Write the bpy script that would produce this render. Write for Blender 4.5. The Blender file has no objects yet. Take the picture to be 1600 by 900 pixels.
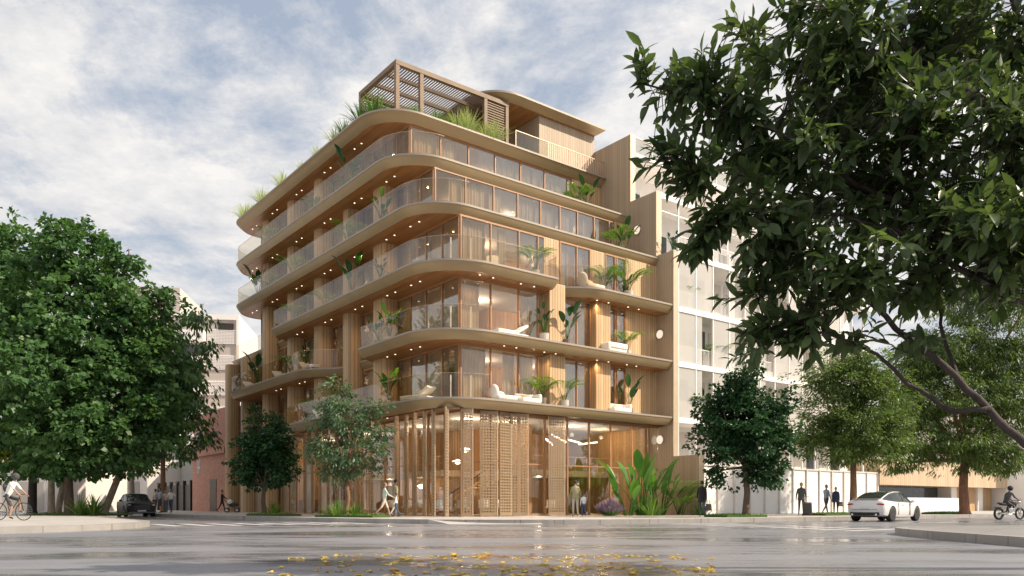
import bpy, bmesh, math, random
import numpy as np
from mathutils import Vector, Matrix
R = math.radians
scene = bpy.context.scene
col = scene.collection
# ------------------------------------------------------------------ camera
cam_d = bpy.data.cameras.new("camera"); cam = bpy.data.objects.new("camera", cam_d); col.objects.link(cam)
cam.location = (0, 0, 0.8); cam.rotation_euler = (R(90), 0, 0)
cam_d.sensor_width = 36; cam_d.lens = 36*1235/1600; cam_d.shift_y = (788-450)/1600
cam_d.clip_start = 0.1; cam_d.clip_end = 3000
scene.camera = cam
# ------------------------------------------------------------------ world, sun
SUNV = Vector((1.22, -0.16, 1.0)).normalized()
el = math.asin(SUNV.z); az = math.atan2(SUNV.x, SUNV.y)
world = bpy.data.worlds.new("World"); scene.world = world; world.use_nodes = True
nt = world.node_tree; nt.nodes.clear()
def N(t, k, **kw):
    n = t.nodes.new(k)
    for a, b in kw.items(): setattr(n, a, b)
    return n
def math_n(t, op, a, b=None, clamp=False):
    n = N(t, 'ShaderNodeMath', operation=op); n.use_clamp = clamp
    for i, v in enumerate((a, b)):
        if v is None: continue
        if isinstance(v, (int, float)): n.inputs[i].default_value = v
        else: t.links.new(v, n.inputs[i])
    return n.outputs[0]
sky = N(nt, 'ShaderNodeTexSky', sky_type='NISHITA'); sky.sun_disc = False
sky.sun_elevation = el; sky.sun_rotation = az; sky.air_density = 1.3; sky.dust_density = 1.5
tc = N(nt, 'ShaderNodeTexCoord'); sep = N(nt, 'ShaderNodeSeparateXYZ'); nt.links.new(tc.outputs['Generated'], sep.inputs[0])
zz = math_n(nt, 'MAXIMUM', math_n(nt, 'ADD', sep.outputs[2], 0.18), 0.05)
cx = math_n(nt, 'DIVIDE', sep.outputs[0], zz); cy = math_n(nt, 'DIVIDE', sep.outputs[1], zz)
cmb = N(nt, 'ShaderNodeCombineXYZ'); nt.links.new(cx, cmb.inputs[0]); nt.links.new(cy, cmb.inputs[1]); cmb.inputs[2].default_value = 3.7
n1 = N(nt, 'ShaderNodeTexNoise'); n1.inputs['Scale'].default_value = 2.1; n1.inputs['Detail'].default_value = 13; n1.inputs['Roughness'].default_value = 0.69; n1.inputs['Distortion'].default_value = 0.2
nt.links.new(cmb.outputs[0], n1.inputs['Vector'])
rp = N(nt, 'ShaderNodeValToRGB'); rp.color_ramp.elements[0].position = 0.35; rp.color_ramp.elements[1].position = 0.50
nt.links.new(n1.outputs['Fac'], rp.inputs[0])
n2 = N(nt, 'ShaderNodeTexNoise'); n2.inputs['Scale'].default_value = 4.2; n2.inputs['Detail'].default_value = 12; n2.inputs['Roughness'].default_value = 0.7
nt.links.new(cmb.outputs[0], n2.inputs['Vector'])
rc = N(nt, 'ShaderNodeValToRGB')
rc.color_ramp.elements[0].position = 0.34; rc.color_ramp.elements[0].color = (0.68, 0.70, 0.745, 1)
rc.color_ramp.elements[1].position = 0.62; rc.color_ramp.elements[1].color = (1.0, 0.97, 0.94, 1)
nt.links.new(n2.outputs['Fac'], rc.inputs[0])
cs = N(nt, 'ShaderNodeVectorMath', operation='SCALE'); cs.inputs['Scale'].default_value = 8.6
nt.links.new(rc.outputs[0], cs.inputs[0])
clear = N(nt, 'ShaderNodeMixRGB'); clear.inputs[0].default_value = 0.62; clear.inputs[2].default_value = (4.9, 5.5, 6.6, 1)
nt.links.new(sky.outputs[0], clear.inputs[1])
mx = N(nt, 'ShaderNodeMixRGB'); nt.links.new(rp.outputs[0], mx.inputs[0])
nt.links.new(clear.outputs[0], mx.inputs[1]); nt.links.new(cs.outputs[0], mx.inputs[2])
bg = N(nt, 'ShaderNodeBackground'); bg.inputs['Strength'].default_value = 0.084
wo = N(nt, 'ShaderNodeOutputWorld'); nt.links.new(mx.outputs[0], bg.inputs[0]); nt.links.new(bg.outputs[0], wo.inputs[0])
sd = bpy.data.lights.new("sun", 'SUN'); sd.energy = 5.0; sd.angle = R(0.6); sd.color = (1.0, 0.87, 0.69)
so = bpy.data.objects.new("sun", sd); col.objects.link(so); so.rotation_euler = SUNV.to_track_quat('Z', 'Y').to_euler(); so.location = (60, -10, 60)
scene.view_settings.view_transform = 'Standard'; scene.view_settings.look = 'None'
scene.view_settings.exposure = 0.42; scene.view_settings.gamma = 1.0; scene.view_settings.use_curve_mapping = False
scene.render.engine = 'CYCLES'
scene.cycles.max_bounces = 7; scene.cycles.transparent_max_bounces = 16; scene.cycles.diffuse_bounces = 3; scene.cycles.glossy_bounces = 3
scene.cycles.caustics_reflective = False; scene.cycles.caustics_refractive = False; scene.cycles.sample_clamp_indirect = 4

# ------------------------------------------------------------------ materials
def newmat(name):
    m = bpy.data.materials.new(name); m.use_nodes = True; m.node_tree.nodes.clear(); return m
def out(t, s): o = N(t, 'ShaderNodeOutputMaterial'); t.links.new(s, o.inputs[0])
def setc(t, sock, v):
    if isinstance(v, tuple): sock.default_value = (*v, 1) if len(v) == 3 else v
    elif isinstance(v, (int, float)): sock.default_value = v
    else: t.links.new(v, sock)
def prin(t, colr, rough=0.6, metal=0.0, normal=None, spec=0.5):
    p = N(t, 'ShaderNodeBsdfPrincipled')
    setc(t, p.inputs['Base Color'], colr); setc(t, p.inputs['Roughness'], rough); setc(t, p.inputs['Metallic'], metal)
    p.inputs['Specular IOR Level'].default_value = spec
    if normal is not None: t.links.new(normal, p.inputs['Normal'])
    return p
def coords(t, kind='Object', scale=(1, 1, 1), rotz=0):
    tc = N(t, 'ShaderNodeTexCoord'); mp = N(t, 'ShaderNodeMapping'); mp.inputs['Scale'].default_value = scale
    mp.inputs['Rotation'].default_value = (0, 0, rotz)
    t.links.new(tc.outputs[kind], mp.inputs[0]); return mp.outputs[0]
def noise(t, vec, scale, detail=4, rough=0.55):
    n = N(t, 'ShaderNodeTexNoise'); n.inputs['Scale'].default_value = scale; n.inputs['Detail'].default_value = detail; n.inputs['Roughness'].default_value = rough
    t.links.new(vec, n.inputs['Vector']); return n.outputs['Fac']
def ramp(t, fac, stops):
    r = N(t, 'ShaderNodeValToRGB'); e = r.color_ramp.elements
    while len(e) < len(stops): e.new(0.5)
    for i, (p, c) in enumerate(stops): e[i].position = p; e[i].color = (*c, 1) if len(c) == 3 else c
    t.links.new(fac, r.inputs[0]); return r.outputs[0]
def bump(t, h, strength=0.3, dist=0.02):
    b = N(t, 'ShaderNodeBump'); b.inputs['Strength'].default_value = strength; b.inputs['Distance'].default_value = dist
    t.links.new(h, b.inputs['Height']); return b.outputs[0]
def mixc(t, f, a, b, mode='MIX'):
    m = N(t, 'ShaderNodeMixRGB', blend_type=mode); setc(t, m.inputs[0], f); setc(t, m.inputs[1], a); setc(t, m.inputs[2], b); return m.outputs[0]
def plain(name, c, rough=0.6, metal=0.0, var=0.12, scale=3.0, bmp=0.0, spec=0.5, kind='Object'):
    m = newmat(name); t = m.node_tree; v = coords(t, kind)
    f = noise(t, v, scale, 6)
    lo = tuple(max(0, x*(1-var)) for x in c); hi = tuple(min(1, x*(1+var)) for x in c)
    cc = ramp(t, f, [(0.3, lo), (0.7, hi)])
    nn = bump(t, noise(t, v, scale*12, 5), bmp, 0.01) if bmp else None
    out(t, prin(t, cc, rough, metal, nn, spec).outputs[0]); return m
def fluted(name, c1, c2, freq=9.0, rough=0.5, groove=0.35):
    """vertical timber battens: real narrow grooves by bump, grain streaks in the colour"""
    m = newmat(name); t = m.node_tree
    tc = N(t, 'ShaderNodeTexCoord'); s = N(t, 'ShaderNodeSeparateXYZ'); t.links.new(tc.outputs['Object'], s.inputs[0])
    a = math_n(t, 'ADD', s.outputs[0], s.outputs[1]); k = math_n(t, 'MULTIPLY', a, freq)
    fr = math_n(t, 'FRACT', k); fl = math_n(t, 'FLOOR', k)
    d = math_n(t, 'ABSOLUTE', math_n(t, 'SUBTRACT', fr, 0.5)); g = math_n(t, 'GREATER_THAN', d, 0.40)
    wn = N(t, 'ShaderNodeTexWhiteNoise', noise_dimensions='1D'); t.links.new(fl, wn.inputs['W'])
    grain = noise(t, coords(t, 'Object', (14, 14, 0.7)), 2.0, 6)
    f = math_n(t, 'ADD', math_n(t, 'MULTIPLY', wn.outputs['Value'], 0.45), math_n(t, 'MULTIPLY', grain, 0.6))
    cc = ramp(t, f, [(0.2, c1), (0.85, c2)])
    dk = mixc(t, math_n(t, 'MULTIPLY', g, groove), cc, tuple(x*0.25 for x in c1))
    h = math_n(t, 'SUBTRACT', 1.0, g)
    out(t, prin(t, dk, rough, 0, bump(t, h, 0.7, 0.02)).outputs[0]); return m
def leafmat(name, c1, c2, trans=0.35, rough=0.45, scale=2.2):
    m = newmat(name); t = m.node_tree; v = coords(t, 'Object')
    w = N(t, 'ShaderNodeAttribute'); w.attribute_name = 'rnd'
    f = math_n(t, 'ADD', math_n(t, 'MULTIPLY', noise(t, v, scale*0.4, 3), 0.5), math_n(t, 'MULTIPLY', w.outputs['Fac'], 0.55))
    cc = ramp(t, f, [(0.2, c1), (0.8, c2)])
    p = prin(t, cc, rough, 0, None, 0.35); tr = N(t, 'ShaderNodeBsdfTranslucent')
    br = mixc(t, 1.0, cc, (1.5, 1.55, 0.7), 'MULTIPLY'); t.links.new(br, tr.inputs[0])
    ms = N(t, 'ShaderNodeMixShader'); ms.inputs[0].default_value = trans
    t.links.new(p.outputs[0], ms.inputs[1]); t.links.new(tr.outputs[0], ms.inputs[2]); out(t, ms.outputs[0]); return m
def glassmat(name, tint=(0.9, 0.93, 0.92), base=0.05, k=1.0, rough=0.02):
    m = newmat(name); t = m.node_tree
    tr = N(t, 'ShaderNodeBsdfTransparent'); tr.inputs[0].default_value = (*tint, 1)
    gl = N(t, 'ShaderNodeBsdfGlossy'); gl.inputs['Roughness'].default_value = rough; gl.inputs[0].default_value = (0.9, 0.93, 0.95, 1)
    fr = N(t, 'ShaderNodeFresnel'); fr.inputs[0].default_value = 1.5
    f = math_n(t, 'ADD', math_n(t, 'MULTIPLY', fr.outputs[0], k), base, True)
    ms = N(t, 'ShaderNodeMixShader'); t.links.new(f, ms.inputs[0]); t.links.new(tr.outputs[0], ms.inputs[1]); t.links.new(gl.outputs[0], ms.inputs[2])
    out(t, ms.outputs[0]); return m
def emis(name, c, s):
    m = newmat(name); t = m.node_tree; e = N(t, 'ShaderNodeEmission'); e.inputs[0].default_value = (*c, 1); e.inputs[1].default_value = s; out(t, e.outputs[0]); return m
M = {}
M['metal'] = plain('champagne_metal', (0.372, 0.270, 0.148), 0.42, 0.3, 0.06, 0.8)
M['lip'] = plain('slab_lip', (0.33, 0.28, 0.23), 0.5, 0.1, 0.06, 0.8)
M['deck'] = plain('deck_stone', (0.45, 0.42, 0.38), 0.7)
def soffitmat():
    m = newmat('walnut_soffit'); t = m.node_tree
    g = noise(t, coords(t, 'Object', (9, 0.5, 1)), 1.6, 7)
    tc = N(t, 'ShaderNodeTexCoord'); s = N(t, 'ShaderNodeSeparateXYZ'); t.links.new(tc.outputs['Object'], s.inputs[0])
    k = math_n(t, 'MULTIPLY', s.outputs[0], 5.0); wn = N(t, 'ShaderNodeTexWhiteNoise', noise_dimensions='1D'); t.links.new(math_n(t, 'FLOOR', k), wn.inputs['W'])
    f = math_n(t, 'ADD', math_n(t, 'MULTIPLY', wn.outputs['Value'], 0.25), math_n(t, 'MULTIPLY', g, 0.8))
    cc = ramp(t, f, [(0.25, (0.23, 0.095, 0.03)), (0.8, (0.48, 0.235, 0.085))])
    out(t, prin(t, cc, 0.38, 0, bump(t, g, 0.15, 0.01)).outputs[0]); return m
M['soffit'] = soffitmat()
M['oak'] = fluted('oak_battens', (0.46, 0.285, 0.14), (0.68, 0.475, 0.27), 5.2, 0.5, 0.55)
M['pale'] = fluted('pale_boards', (0.40, 0.30, 0.205), (0.50, 0.385, 0.275), 5.0, 0.6, 0.22)
M['inwood'] = fluted('interior_wood', (0.46, 0.25, 0.11), (0.68, 0.42, 0.21), 3.5, 0.5, 0.3)
M['frame'] = plain('bronze_timber_frame', (0.40, 0.21, 0.10), 0.45, 0.0, 0.1)
M['framel'] = plain('light_metal_frame', (0.60, 0.47, 0.34), 0.4, 0.3, 0.06)
M['curtain'] = plain('linen_curtain', (0.80, 0.66, 0.48), 0.9, 0, 0.08, 1.5)
M['glass'] = glassmat('window_glass', (0.93, 0.90, 0.86), 0.04, 0.55)
M['rail'] = glassmat('balustrade_glass', (0.94, 0.90, 0.83), 0.03, 0.13)
M['clearglass'] = glassmat('shop_glass', (0.97, 0.96, 0.94), 0.01, 0.35)
M['screen'] = plain('perforated_bronze', (0.35, 0.25, 0.155), 0.5, 0.3, 0.08)
M['pergola'] = plain('pergola_timber', (0.21, 0.135, 0.08), 0.6, 0, 0.15, 2)
M['slat'] = plain('pergola_slats', (0.20, 0.13, 0.10), 0.6, 0, 0.15, 2)
M['lamp'] = emis('downlight_glow', (1.0, 0.88, 0.66), 2.2)
M['tube'] = emis('lamp_glow', (1.0, 0.9, 0.72), 5.0)
M['disc'] = emis('wall_lamp_glow', (1.0, 0.84, 0.66), 0.75)
M['shade'] = emis('lamp_shade_glow', (1.0, 0.8, 0.5), 0.9)
M['white'] = plain('white_render', (0.86, 0.83, 0.80), 0.7, 0, 0.04, 0.6)
M['offwhite'] = plain('offwhite_wall', (0.66, 0.61, 0.57), 0.8, 0, 0.05, 0.5)
M['beige'] = plain('beige_render', (0.50, 0.45, 0.41), 0.85, 0, 0.06, 0.4)
M['grey'] = plain('grey_render', (0.34, 0.33, 0.31), 0.85, 0, 0.08, 0.4)
M['dark'] = plain('dark_metal', (0.045, 0.035, 0.03), 0.5, 0.3)
M['darkglass'] = plain('dark_window', (0.06, 0.07, 0.075), 0.08, 0.0, 0.2)
M['cushion'] = plain('cream_cushion', (0.85, 0.80, 0.73), 0.9, 0, 0.04, 3, 0.1)
M['pot'] = plain('stone_pot', (0.55, 0.50, 0.44), 0.8, 0, 0.1, 5, 0.2)
M['potdark'] = plain('brown_pot', (0.20, 0.15, 0.12), 0.7, 0, 0.1, 5, 0.2)
def brickmat():
    m = newmat('red_brick'); t = m.node_tree; tc = N(t, 'ShaderNodeTexCoord'); s = N(t, 'ShaderNodeSeparateXYZ'); t.links.new(tc.outputs['Object'], s.inputs[0])
    c = N(t, 'ShaderNodeCombineXYZ'); t.links.new(math_n(t, 'ADD', s.outputs[0], s.outputs[1]), c.inputs[0]); t.links.new(s.outputs[2], c.inputs[1])
    b = N(t, 'ShaderNodeTexBrick'); t.links.new(c.outputs[0], b.inputs['Vector']); b.inputs['Scale'].default_value = 1
    b.inputs['Brick Width'].default_value = 0.42; b.inputs['Row Height'].default_value = 0.16; b.inputs['Mortar Size'].default_value = 0.012
    b.inputs['Color1'].default_value = (0.46, 0.21, 0.15, 1); b.inputs['Color2'].default_value = (0.56, 0.28, 0.20, 1); b.inputs['Mortar'].default_value = (0.42, 0.27, 0.21, 1)
    out(t, prin(t, b.outputs[0], 0.85).outputs[0]); return m
M['brick'] = brickmat()
M['pink'] = plain('pink_plaster', (0.42, 0.20, 0.155), 0.85, 0, 0.08, 0.5)
M['tile'] = plain('roof_tile', (0.50, 0.24, 0.17), 0.8, 0, 0.25, 6)
def gauzemat():
    m = newmat('white_gauze'); t = m.node_tree
    d = prin(t, (0.93, 0.90, 0.87), 0.8); tl = N(t, 'ShaderNodeBsdfTranslucent'); tl.inputs[0].default_value = (0.8, 0.77, 0.74, 1)
    a = N(t, 'ShaderNodeMixShader'); a.inputs[0].default_value = 0.35; t.links.new(d.outputs[0], a.inputs[1]); t.links.new(tl.outputs[0], a.inputs[2])
    tr = N(t, 'ShaderNodeBsdfTransparent'); b = N(t, 'ShaderNodeMixShader'); b.inputs[0].default_value = 0.55
    t.links.new(a.outputs[0], b.inputs[1]); t.links.new(tr.outputs[0], b.inputs[2]); out(t, b.outputs[0]); return m
M['gauze'] = gauzemat()
def roadmat():
    m = newmat('wet_asphalt'); t = m.node_tree; v = coords(t, 'Object')
    big = noise(t, coords(t, 'Object', (0.35, 1, 1)), 0.32, 6, 0.6); fine = noise(t, v, 18, 9, 0.8); mid = noise(t, coords(t, 'Object', (0.5, 1.4, 1)), 1.1, 7, 0.65)
    wet = ramp(t, math_n(t, 'ADD', math_n(t, 'MULTIPLY', big, 0.65), math_n(t, 'MULTIPLY', mid, 0.35)), [(0.44, (0, 0, 0)), (0.58, (1, 1, 1))])
    dry = ramp(t, math_n(t, 'ADD', math_n(t, 'MULTIPLY', fine, 0.5), math_n(t, 'MULTIPLY', mid, 0.5)), [(0.3, (0.13, 0.13, 0.148)), (0.7, (0.29, 0.292, 0.325))])
    cc = mixc(t, math_n(t, 'MULTIPLY', wet, 0.5), dry, (0.075, 0.075, 0.085))
    rr = ramp(t, wet, [(0.0, (0.5, 0.5, 0.5)), (1.0, (0.10, 0.10, 0.10))])
    nb = bump(t, math_n(t, 'ADD', fine, math_n(t, 'MULTIPLY', mid, 1.0)), 0.16, 0.012)
    out(t, prin(t, cc, rr, 0, nb, 0.6).outputs[0]); return m
M['road'] = roadmat()
def pavemat(name, c):
    m = newmat(name); t = m.node_tree; v = coords(t, 'Object', (1, 1, 1), R(37.66))
    b = N(t, 'ShaderNodeTexBrick'); t.links.new(v, b.inputs['Vector']); b.inputs['Scale'].default_value = 1; b.offset = 0
    b.inputs['Brick Width'].default_value = 1.2; b.inputs['Row Height'].default_value = 1.2; b.inputs['Mortar Size'].default_value = 0.012
    f = noise(t, coords(t, 'Object'), 1.3, 7, 0.65)
    cc = ramp(t, f, [(0.3, tuple(x*0.85 for x in c)), (0.7, tuple(x*1.1 for x in c))])
    b.inputs['Color1'].default_value = (1, 1, 1, 1); b.inputs['Color2'].default_value = (0.93, 0.93, 0.93, 1); b.inputs['Mortar'].default_value = (0.5, 0.5, 0.5, 1)
    out(t, prin(t, mixc(t, 1.0, cc, b.outputs[0], 'MULTIPLY'), 0.45).outputs[0]); return m
M['pave'] = pavemat('pale_paving', (0.52, 0.49, 0.47))
M['kerb'] = pavemat('granite_kerb', (0.34, 0.32, 0.30))
M['paint'] = plain('road_paint', (0.56, 0.55, 0.55), 0.4, 0, 0.15, 5)
M['paveshade'] = pavemat('tree_shaded_paving', (0.27, 0.255, 0.25))  # right pavement: the near tree's shade is put into this darker paving colour
M['soil'] = plain('soil', (0.06, 0.045, 0.03), 0.95)
def barkmat(name, c):
    m = newmat(name); t = m.node_tree; f = noise(t, coords(t, 'Object', (1, 1, 0.25)), 9, 8, 0.7)
    cc = ramp(t, f, [(0.3, tuple(x*0.5 for x in c)), (0.7, tuple(x*1.35 for x in c))])
    out(t, prin(t, cc, 0.85, 0, bump(t, f, 0.8, 0.05)).outputs[0]); return m
M['bark'] = barkmat('dark_bark', (0.13, 0.09, 0.065)); M['barkpale'] = barkmat('pale_bark', (0.42, 0.34, 0.26)); M['barkred'] = barkmat('red_bark', (0.27, 0.13, 0.08))
M['barkblack'] = barkmat('black_bark', (0.06, 0.045, 0.04)); M['barkbrown'] = barkmat('brown_bark', (0.24, 0.13, 0.075))
M['leaf_maple'] = leafmat('maple_leaves', (0.020, 0.07, 0.024), (0.12, 0.225, 0.08), 0.33)
M['leaf_yellow'] = leafmat('yellow_green_leaves', (0.16, 0.20, 0.02), (0.36, 0.36, 0.05), 0.4)
M['leaf_dark'] = leafmat('dark_leaves', (0.010, 0.04, 0.016), (0.038, 0.105, 0.036), 0.25)
M['leaf_feather'] = leafmat('grey_green_leaves', (0.04, 0.095, 0.05), (0.13, 0.21, 0.11), 0.3)
M['leaf_olive'] = leafmat('olive_leaves', (0.042, 0.082, 0.02), (0.17, 0.245, 0.075), 0.36)
M['leaf_near'] = leafmat('laurel_leaves', (0.026, 0.052, 0.022), (0.115, 0.165, 0.07), 0.33, 0.38, 3)
M['leaf_palm'] = leafmat('palm_leaves', (0.05, 0.15, 0.02), (0.20, 0.33, 0.05), 0.3)
M['leaf_rubber'] = leafmat('rubber_plant_leaves', (0.012, 0.04, 0.015), (0.03, 0.10, 0.03), 0.1, 0.25)
M['leaf_banana'] = leafmat('banana_leaves', (0.02, 0.085, 0.018), (0.11, 0.25, 0.045), 0.35, 0.35)
M['leaf_grass'] = leafmat('pale_grass_blades', (0.25, 0.33, 0.12), (0.48, 0.53, 0.26), 0.3)
M['leaf_agave'] = leafmat('green_blades', (0.05, 0.14, 0.02), (0.20, 0.32, 0.07), 0.3)
M['lavender'] = leafmat('lavender_flowers', (0.22, 0.15, 0.30), (0.40, 0.30, 0.48), 0.3)
M['turf'] = plain('turf', (0.045, 0.09, 0.02), 0.9, 0, 0.3, 20)
M['fallen'] = leafmat('fallen_leaves', (0.55, 0.36, 0.06), (0.85, 0.66, 0.16), 0.2, 0.6)
M['fallen2'] = leafmat('fallen_orange_leaves', (0.32, 0.12, 0.03), (0.55, 0.28, 0.06), 0.2, 0.6)

# ------------------------------------------------------------------ mesh helpers
class MB:
    def __init__(s): s.v = []; s.f = []; s.m = []; s.r = []
    def add(s, vs, fs, mi=0):
        o = len(s.v); s.v.extend(vs); s.f.extend([tuple(i+o for i in f) for f in fs]); s.m.extend([mi]*len(fs))
    def box(s, x0, x1, y0, y1, z0, z1, mi=0, M4=None):
        vs = [(x, y, z) for x in (x0, x1) for y in (y0, y1) for z in (z0, z1)]
        if M4 is not None: vs = [tuple(M4 @ Vector(v)) for v in vs]
        s.add(vs, [(0, 1, 3, 2), (4, 6, 7, 5), (0, 4, 5, 1), (2, 3, 7, 6), (0, 2, 6, 4), (1, 5, 7, 3)], mi)
    def bar(s, a, b, w, h=None, mi=0):
        a = Vector(a); b = Vector(b); h = h or w; d = (b-a).normalized()
        up = Vector((0, 0, 1)) if abs(d.z) < 0.95 else Vector((1, 0, 0))
        x = d.cross(up).normalized()*w/2; y = x.cross(d).normalized()*h/2
        vs = [tuple(p+i*x+j*y) for p in (a, b) for i in (-1, 1) for j in (-1, 1)]
        s.add(vs, [(0, 1, 3, 2), (4, 6, 7, 5), (0, 4, 5, 1), (2, 3, 7, 6), (0, 2, 6, 4), (1, 5, 7, 3)], mi)
    def tube(s, pts, rad, n=6, mi=0, cap=True):
        pts = [Vector(p) for p in pts]; vs = []; k = len(pts); prev = None
        if not isinstance(rad, (list, tuple)): rad = [rad]*k
        for i, p in enumerate(pts):
            d = (pts[min(i+1, k-1)]-pts[max(i-1, 0)])
            d = d.normalized() if d.length > 1e-9 else Vector((0, 0, 1))
            if prev is None:
                a = Vector((1, 0, 0)) if abs(d.x) < 0.9 else Vector((0, 1, 0)); x = d.cross(a).normalized()
            else:
                x = (prev-d*prev.dot(d)); x = x.normalized() if x.length > 1e-6 else d.orthogonal().normalized()
            prev = x; y = d.cross(x)
            for j in range(n):
                a = 2*math.pi*j/n; vs.append(tuple(p+(x*math.cos(a)+y*math.sin(a))*rad[i]))
        fs = [(i*n+j, i*n+(j+1) % n, (i+1)*n+(j+1) % n, (i+1)*n+j) for i in range(k-1) for j in range(n)]
        if cap: fs += [tuple(range(n))[::-1], tuple(range((k-1)*n, k*n))]
        s.add(vs, fs, mi)
    def lathe(s, prof, n=16, c=(0, 0, 0), mi=0, M4=None):
        vs = []
        for r, z in prof:
            for j in range(n):
                a = 2*math.pi*j/n; p = Vector((c[0]+r*math.cos(a), c[1]+r*math.sin(a), c[2]+z))
                if M4 is not None: p = M4 @ p
                vs.append(tuple(p))
        k = len(prof)
        fs = [(i*n+j, i*n+(j+1) % n, (i+1)*n+(j+1) % n, (i+1)*n+j) for i in range(k-1) for j in range(n)]
        fs += [tuple(range(n))[::-1], tuple(range((k-1)*n, k*n))]
        s.add(vs, fs, mi)
    def ell(s, c, r, nu=12, nv=8, mi=0, M4=None):
        prof = []
        vs = []; 
        for i in range(nv+1):
            t = math.pi*i/nv
            for j in range(nu):
                a = 2*math.pi*j/nu
                p = Vector((c[0]+r[0]*math.sin(t)*math.cos(a), c[1]+r[1]*math.sin(t)*math.sin(a), c[2]-r[2]*math.cos(t)))
                if M4 is not None: p = M4 @ p
                vs.append(tuple(p))
        s.add(vs, [(i*nu+j, i*nu+(j+1) % nu, (i+1)*nu+(j+1) % nu, (i+1)*nu+j) for i in range(nv) for j in range(nu)], mi)
    def build(s, name, mats, parent=None, smooth=False, bevel=0):
        me = bpy.data.meshes.new(name)
        if not isinstance(mats, (list, tuple)): mats = [mats]
        me.from_pydata(s.v, [], s.f)
        for m in mats: me.materials.append(m)
        if len(mats) > 1: me.polygons.foreach_set('material_index', s.m)
        if smooth: me.polygons.foreach_set('use_smooth', [True]*len(s.f))
        me.update()
        o = bpy.data.objects.new(name, me); col.objects.link(o)
        if parent: o.parent = parent
        if bevel:
            b = o.modifiers.new('bevel', 'BEVEL'); b.width = bevel; b.segments = 2; b.limit_method = 'ANGLE'
        return o
def tag(o, label=None, cat=None, group=None, kind=None):
    if label: o['label'] = label
    if cat: o['category'] = cat
    if group: o['group'] = group
    if kind: o['kind'] = kind
    return o
def empty(name, loc, rz=0, label=None, cat=None, group=None):
    e = bpy.data.objects.new(name, None); col.objects.link(e); e.location = loc; e.rotation_euler = (0, 0, rz); e.empty_display_size = 0.3
    return tag(e, label, cat, group)
def children(o): return [c for c in bpy.data.objects if c.parent == o]
KIDS = {}
def copy_tree(o, parent=None):
    c = o.copy(); col.objects.link(c); c.parent = parent
    if o.name not in KIDS: KIDS[o.name] = [x for x in bpy.data.objects if x.parent == o]
    for ch in KIDS[o.name]: copy_tree(ch, c)
    return c
def npmesh(name, V, F, mat, parent=None, rnd=None, smooth=False):
    """V (n,3), F (m,4) arrays -> quick mesh of quads; rnd = one value a face"""
    me = bpy.data.meshes.new(name); nv = len(V); nf, k = F.shape
    me.vertices.add(nv); me.vertices.foreach_set('co', np.asarray(V, dtype=np.float32).ravel())
    me.loops.add(nf*k); me.loops.foreach_set('vertex_index', F.astype(np.int32).ravel())
    me.polygons.add(nf); me.polygons.foreach_set('loop_start', np.arange(0, nf*k, k, dtype=np.int32))
    try: me.polygons.foreach_set('loop_total', np.full(nf, k, dtype=np.int32))
    except Exception: pass
    if smooth: me.polygons.foreach_set('use_smooth', np.ones(nf, dtype=bool))
    me.update(calc_edges=True)
    if rnd is not None:
        a = me.attributes.new('rnd', 'FLOAT', 'FACE'); a.data.foreach_set('value', np.asarray(rnd, dtype=np.float32))
    me.materials.append(mat)
    o = bpy.data.objects.new(name, me); col.objects.link(o)
    if parent: o.parent = parent
    return o
# local frame of the street block: u runs along the right facade, v along the left facade
OX, OY, ANG = -3.515, 37.4, math.atan2(.6111, .7917)
U = Vector((math.cos(ANG), math.sin(ANG), 0)); VV = Vector((-math.sin(ANG), math.cos(ANG), 0))
def W(u, v, z=0.0): return Vector((OX, OY, 0))+U*u+VV*v+Vector((0, 0, z))
def G(px, py, z=0.0):
    """ground point of the site survey"""
    Y = (0.8-z)*1235/(py-788); return Vector(((px-800)*Y/1235, Y, z))
def D(px, Y, z=0.0): return Vector(((px-800)*Y/1235, Y, z))
# ------------------------------------------------------------------ ground
def sheet(name, pts, z, mat, kind='structure', depth=0.0, mat2=None):
    m = MB(); n = len(pts)
    top = [(p[0], p[1], z) for p in pts]; m.add(top, [tuple(range(n))], 0)
    if depth:
        m.add(top+[(p[0], p[1], z-depth) for p in pts], [(i, i+n, (i+1) % n+n, (i+1) % n) for i in range(n)], 1 if mat2 else 0)
    o = m.build(name, [mat, mat2] if mat2 else mat)
    return tag(o, kind=kind)
sheet('road', [(-700, -60), (700, -60), (700, 1500), (-700, 1500)], 0.0, M['road'])
def smooth_line(pts, n=8):
    P = [Vector((p[0], p[1])) for p in pts]; P = [P[0]*2-P[1]]+P+[P[-1]*2-P[-2]]; outp = []
    for i in range(1, len(P)-2):
        a, b, c, d = P[i-1:i+3]
        for k in range(n):
            t = k/n; outp.append(0.5*((2*b)+(c-a)*t+(2*a-5*b+4*c-d)*t*t+(3*b-a-3*c+d)*t**3))
    outp.append(P[-2]); return outp
kerb_main = [(-60, 100), (-32, 64), (-23.2, 51.6), (-17.9, 45.4), (-12.3, 39.4), (-7.9, 35.4), (-4.4, 32.7), (-1.4, 31.7), (2.7, 31.9), (8.6, 34.4), (16.5, 39.5), (25.6, 46), (35.5, 53.2), (75, 83.7)]
km = smooth_line(kerb_main)
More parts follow.
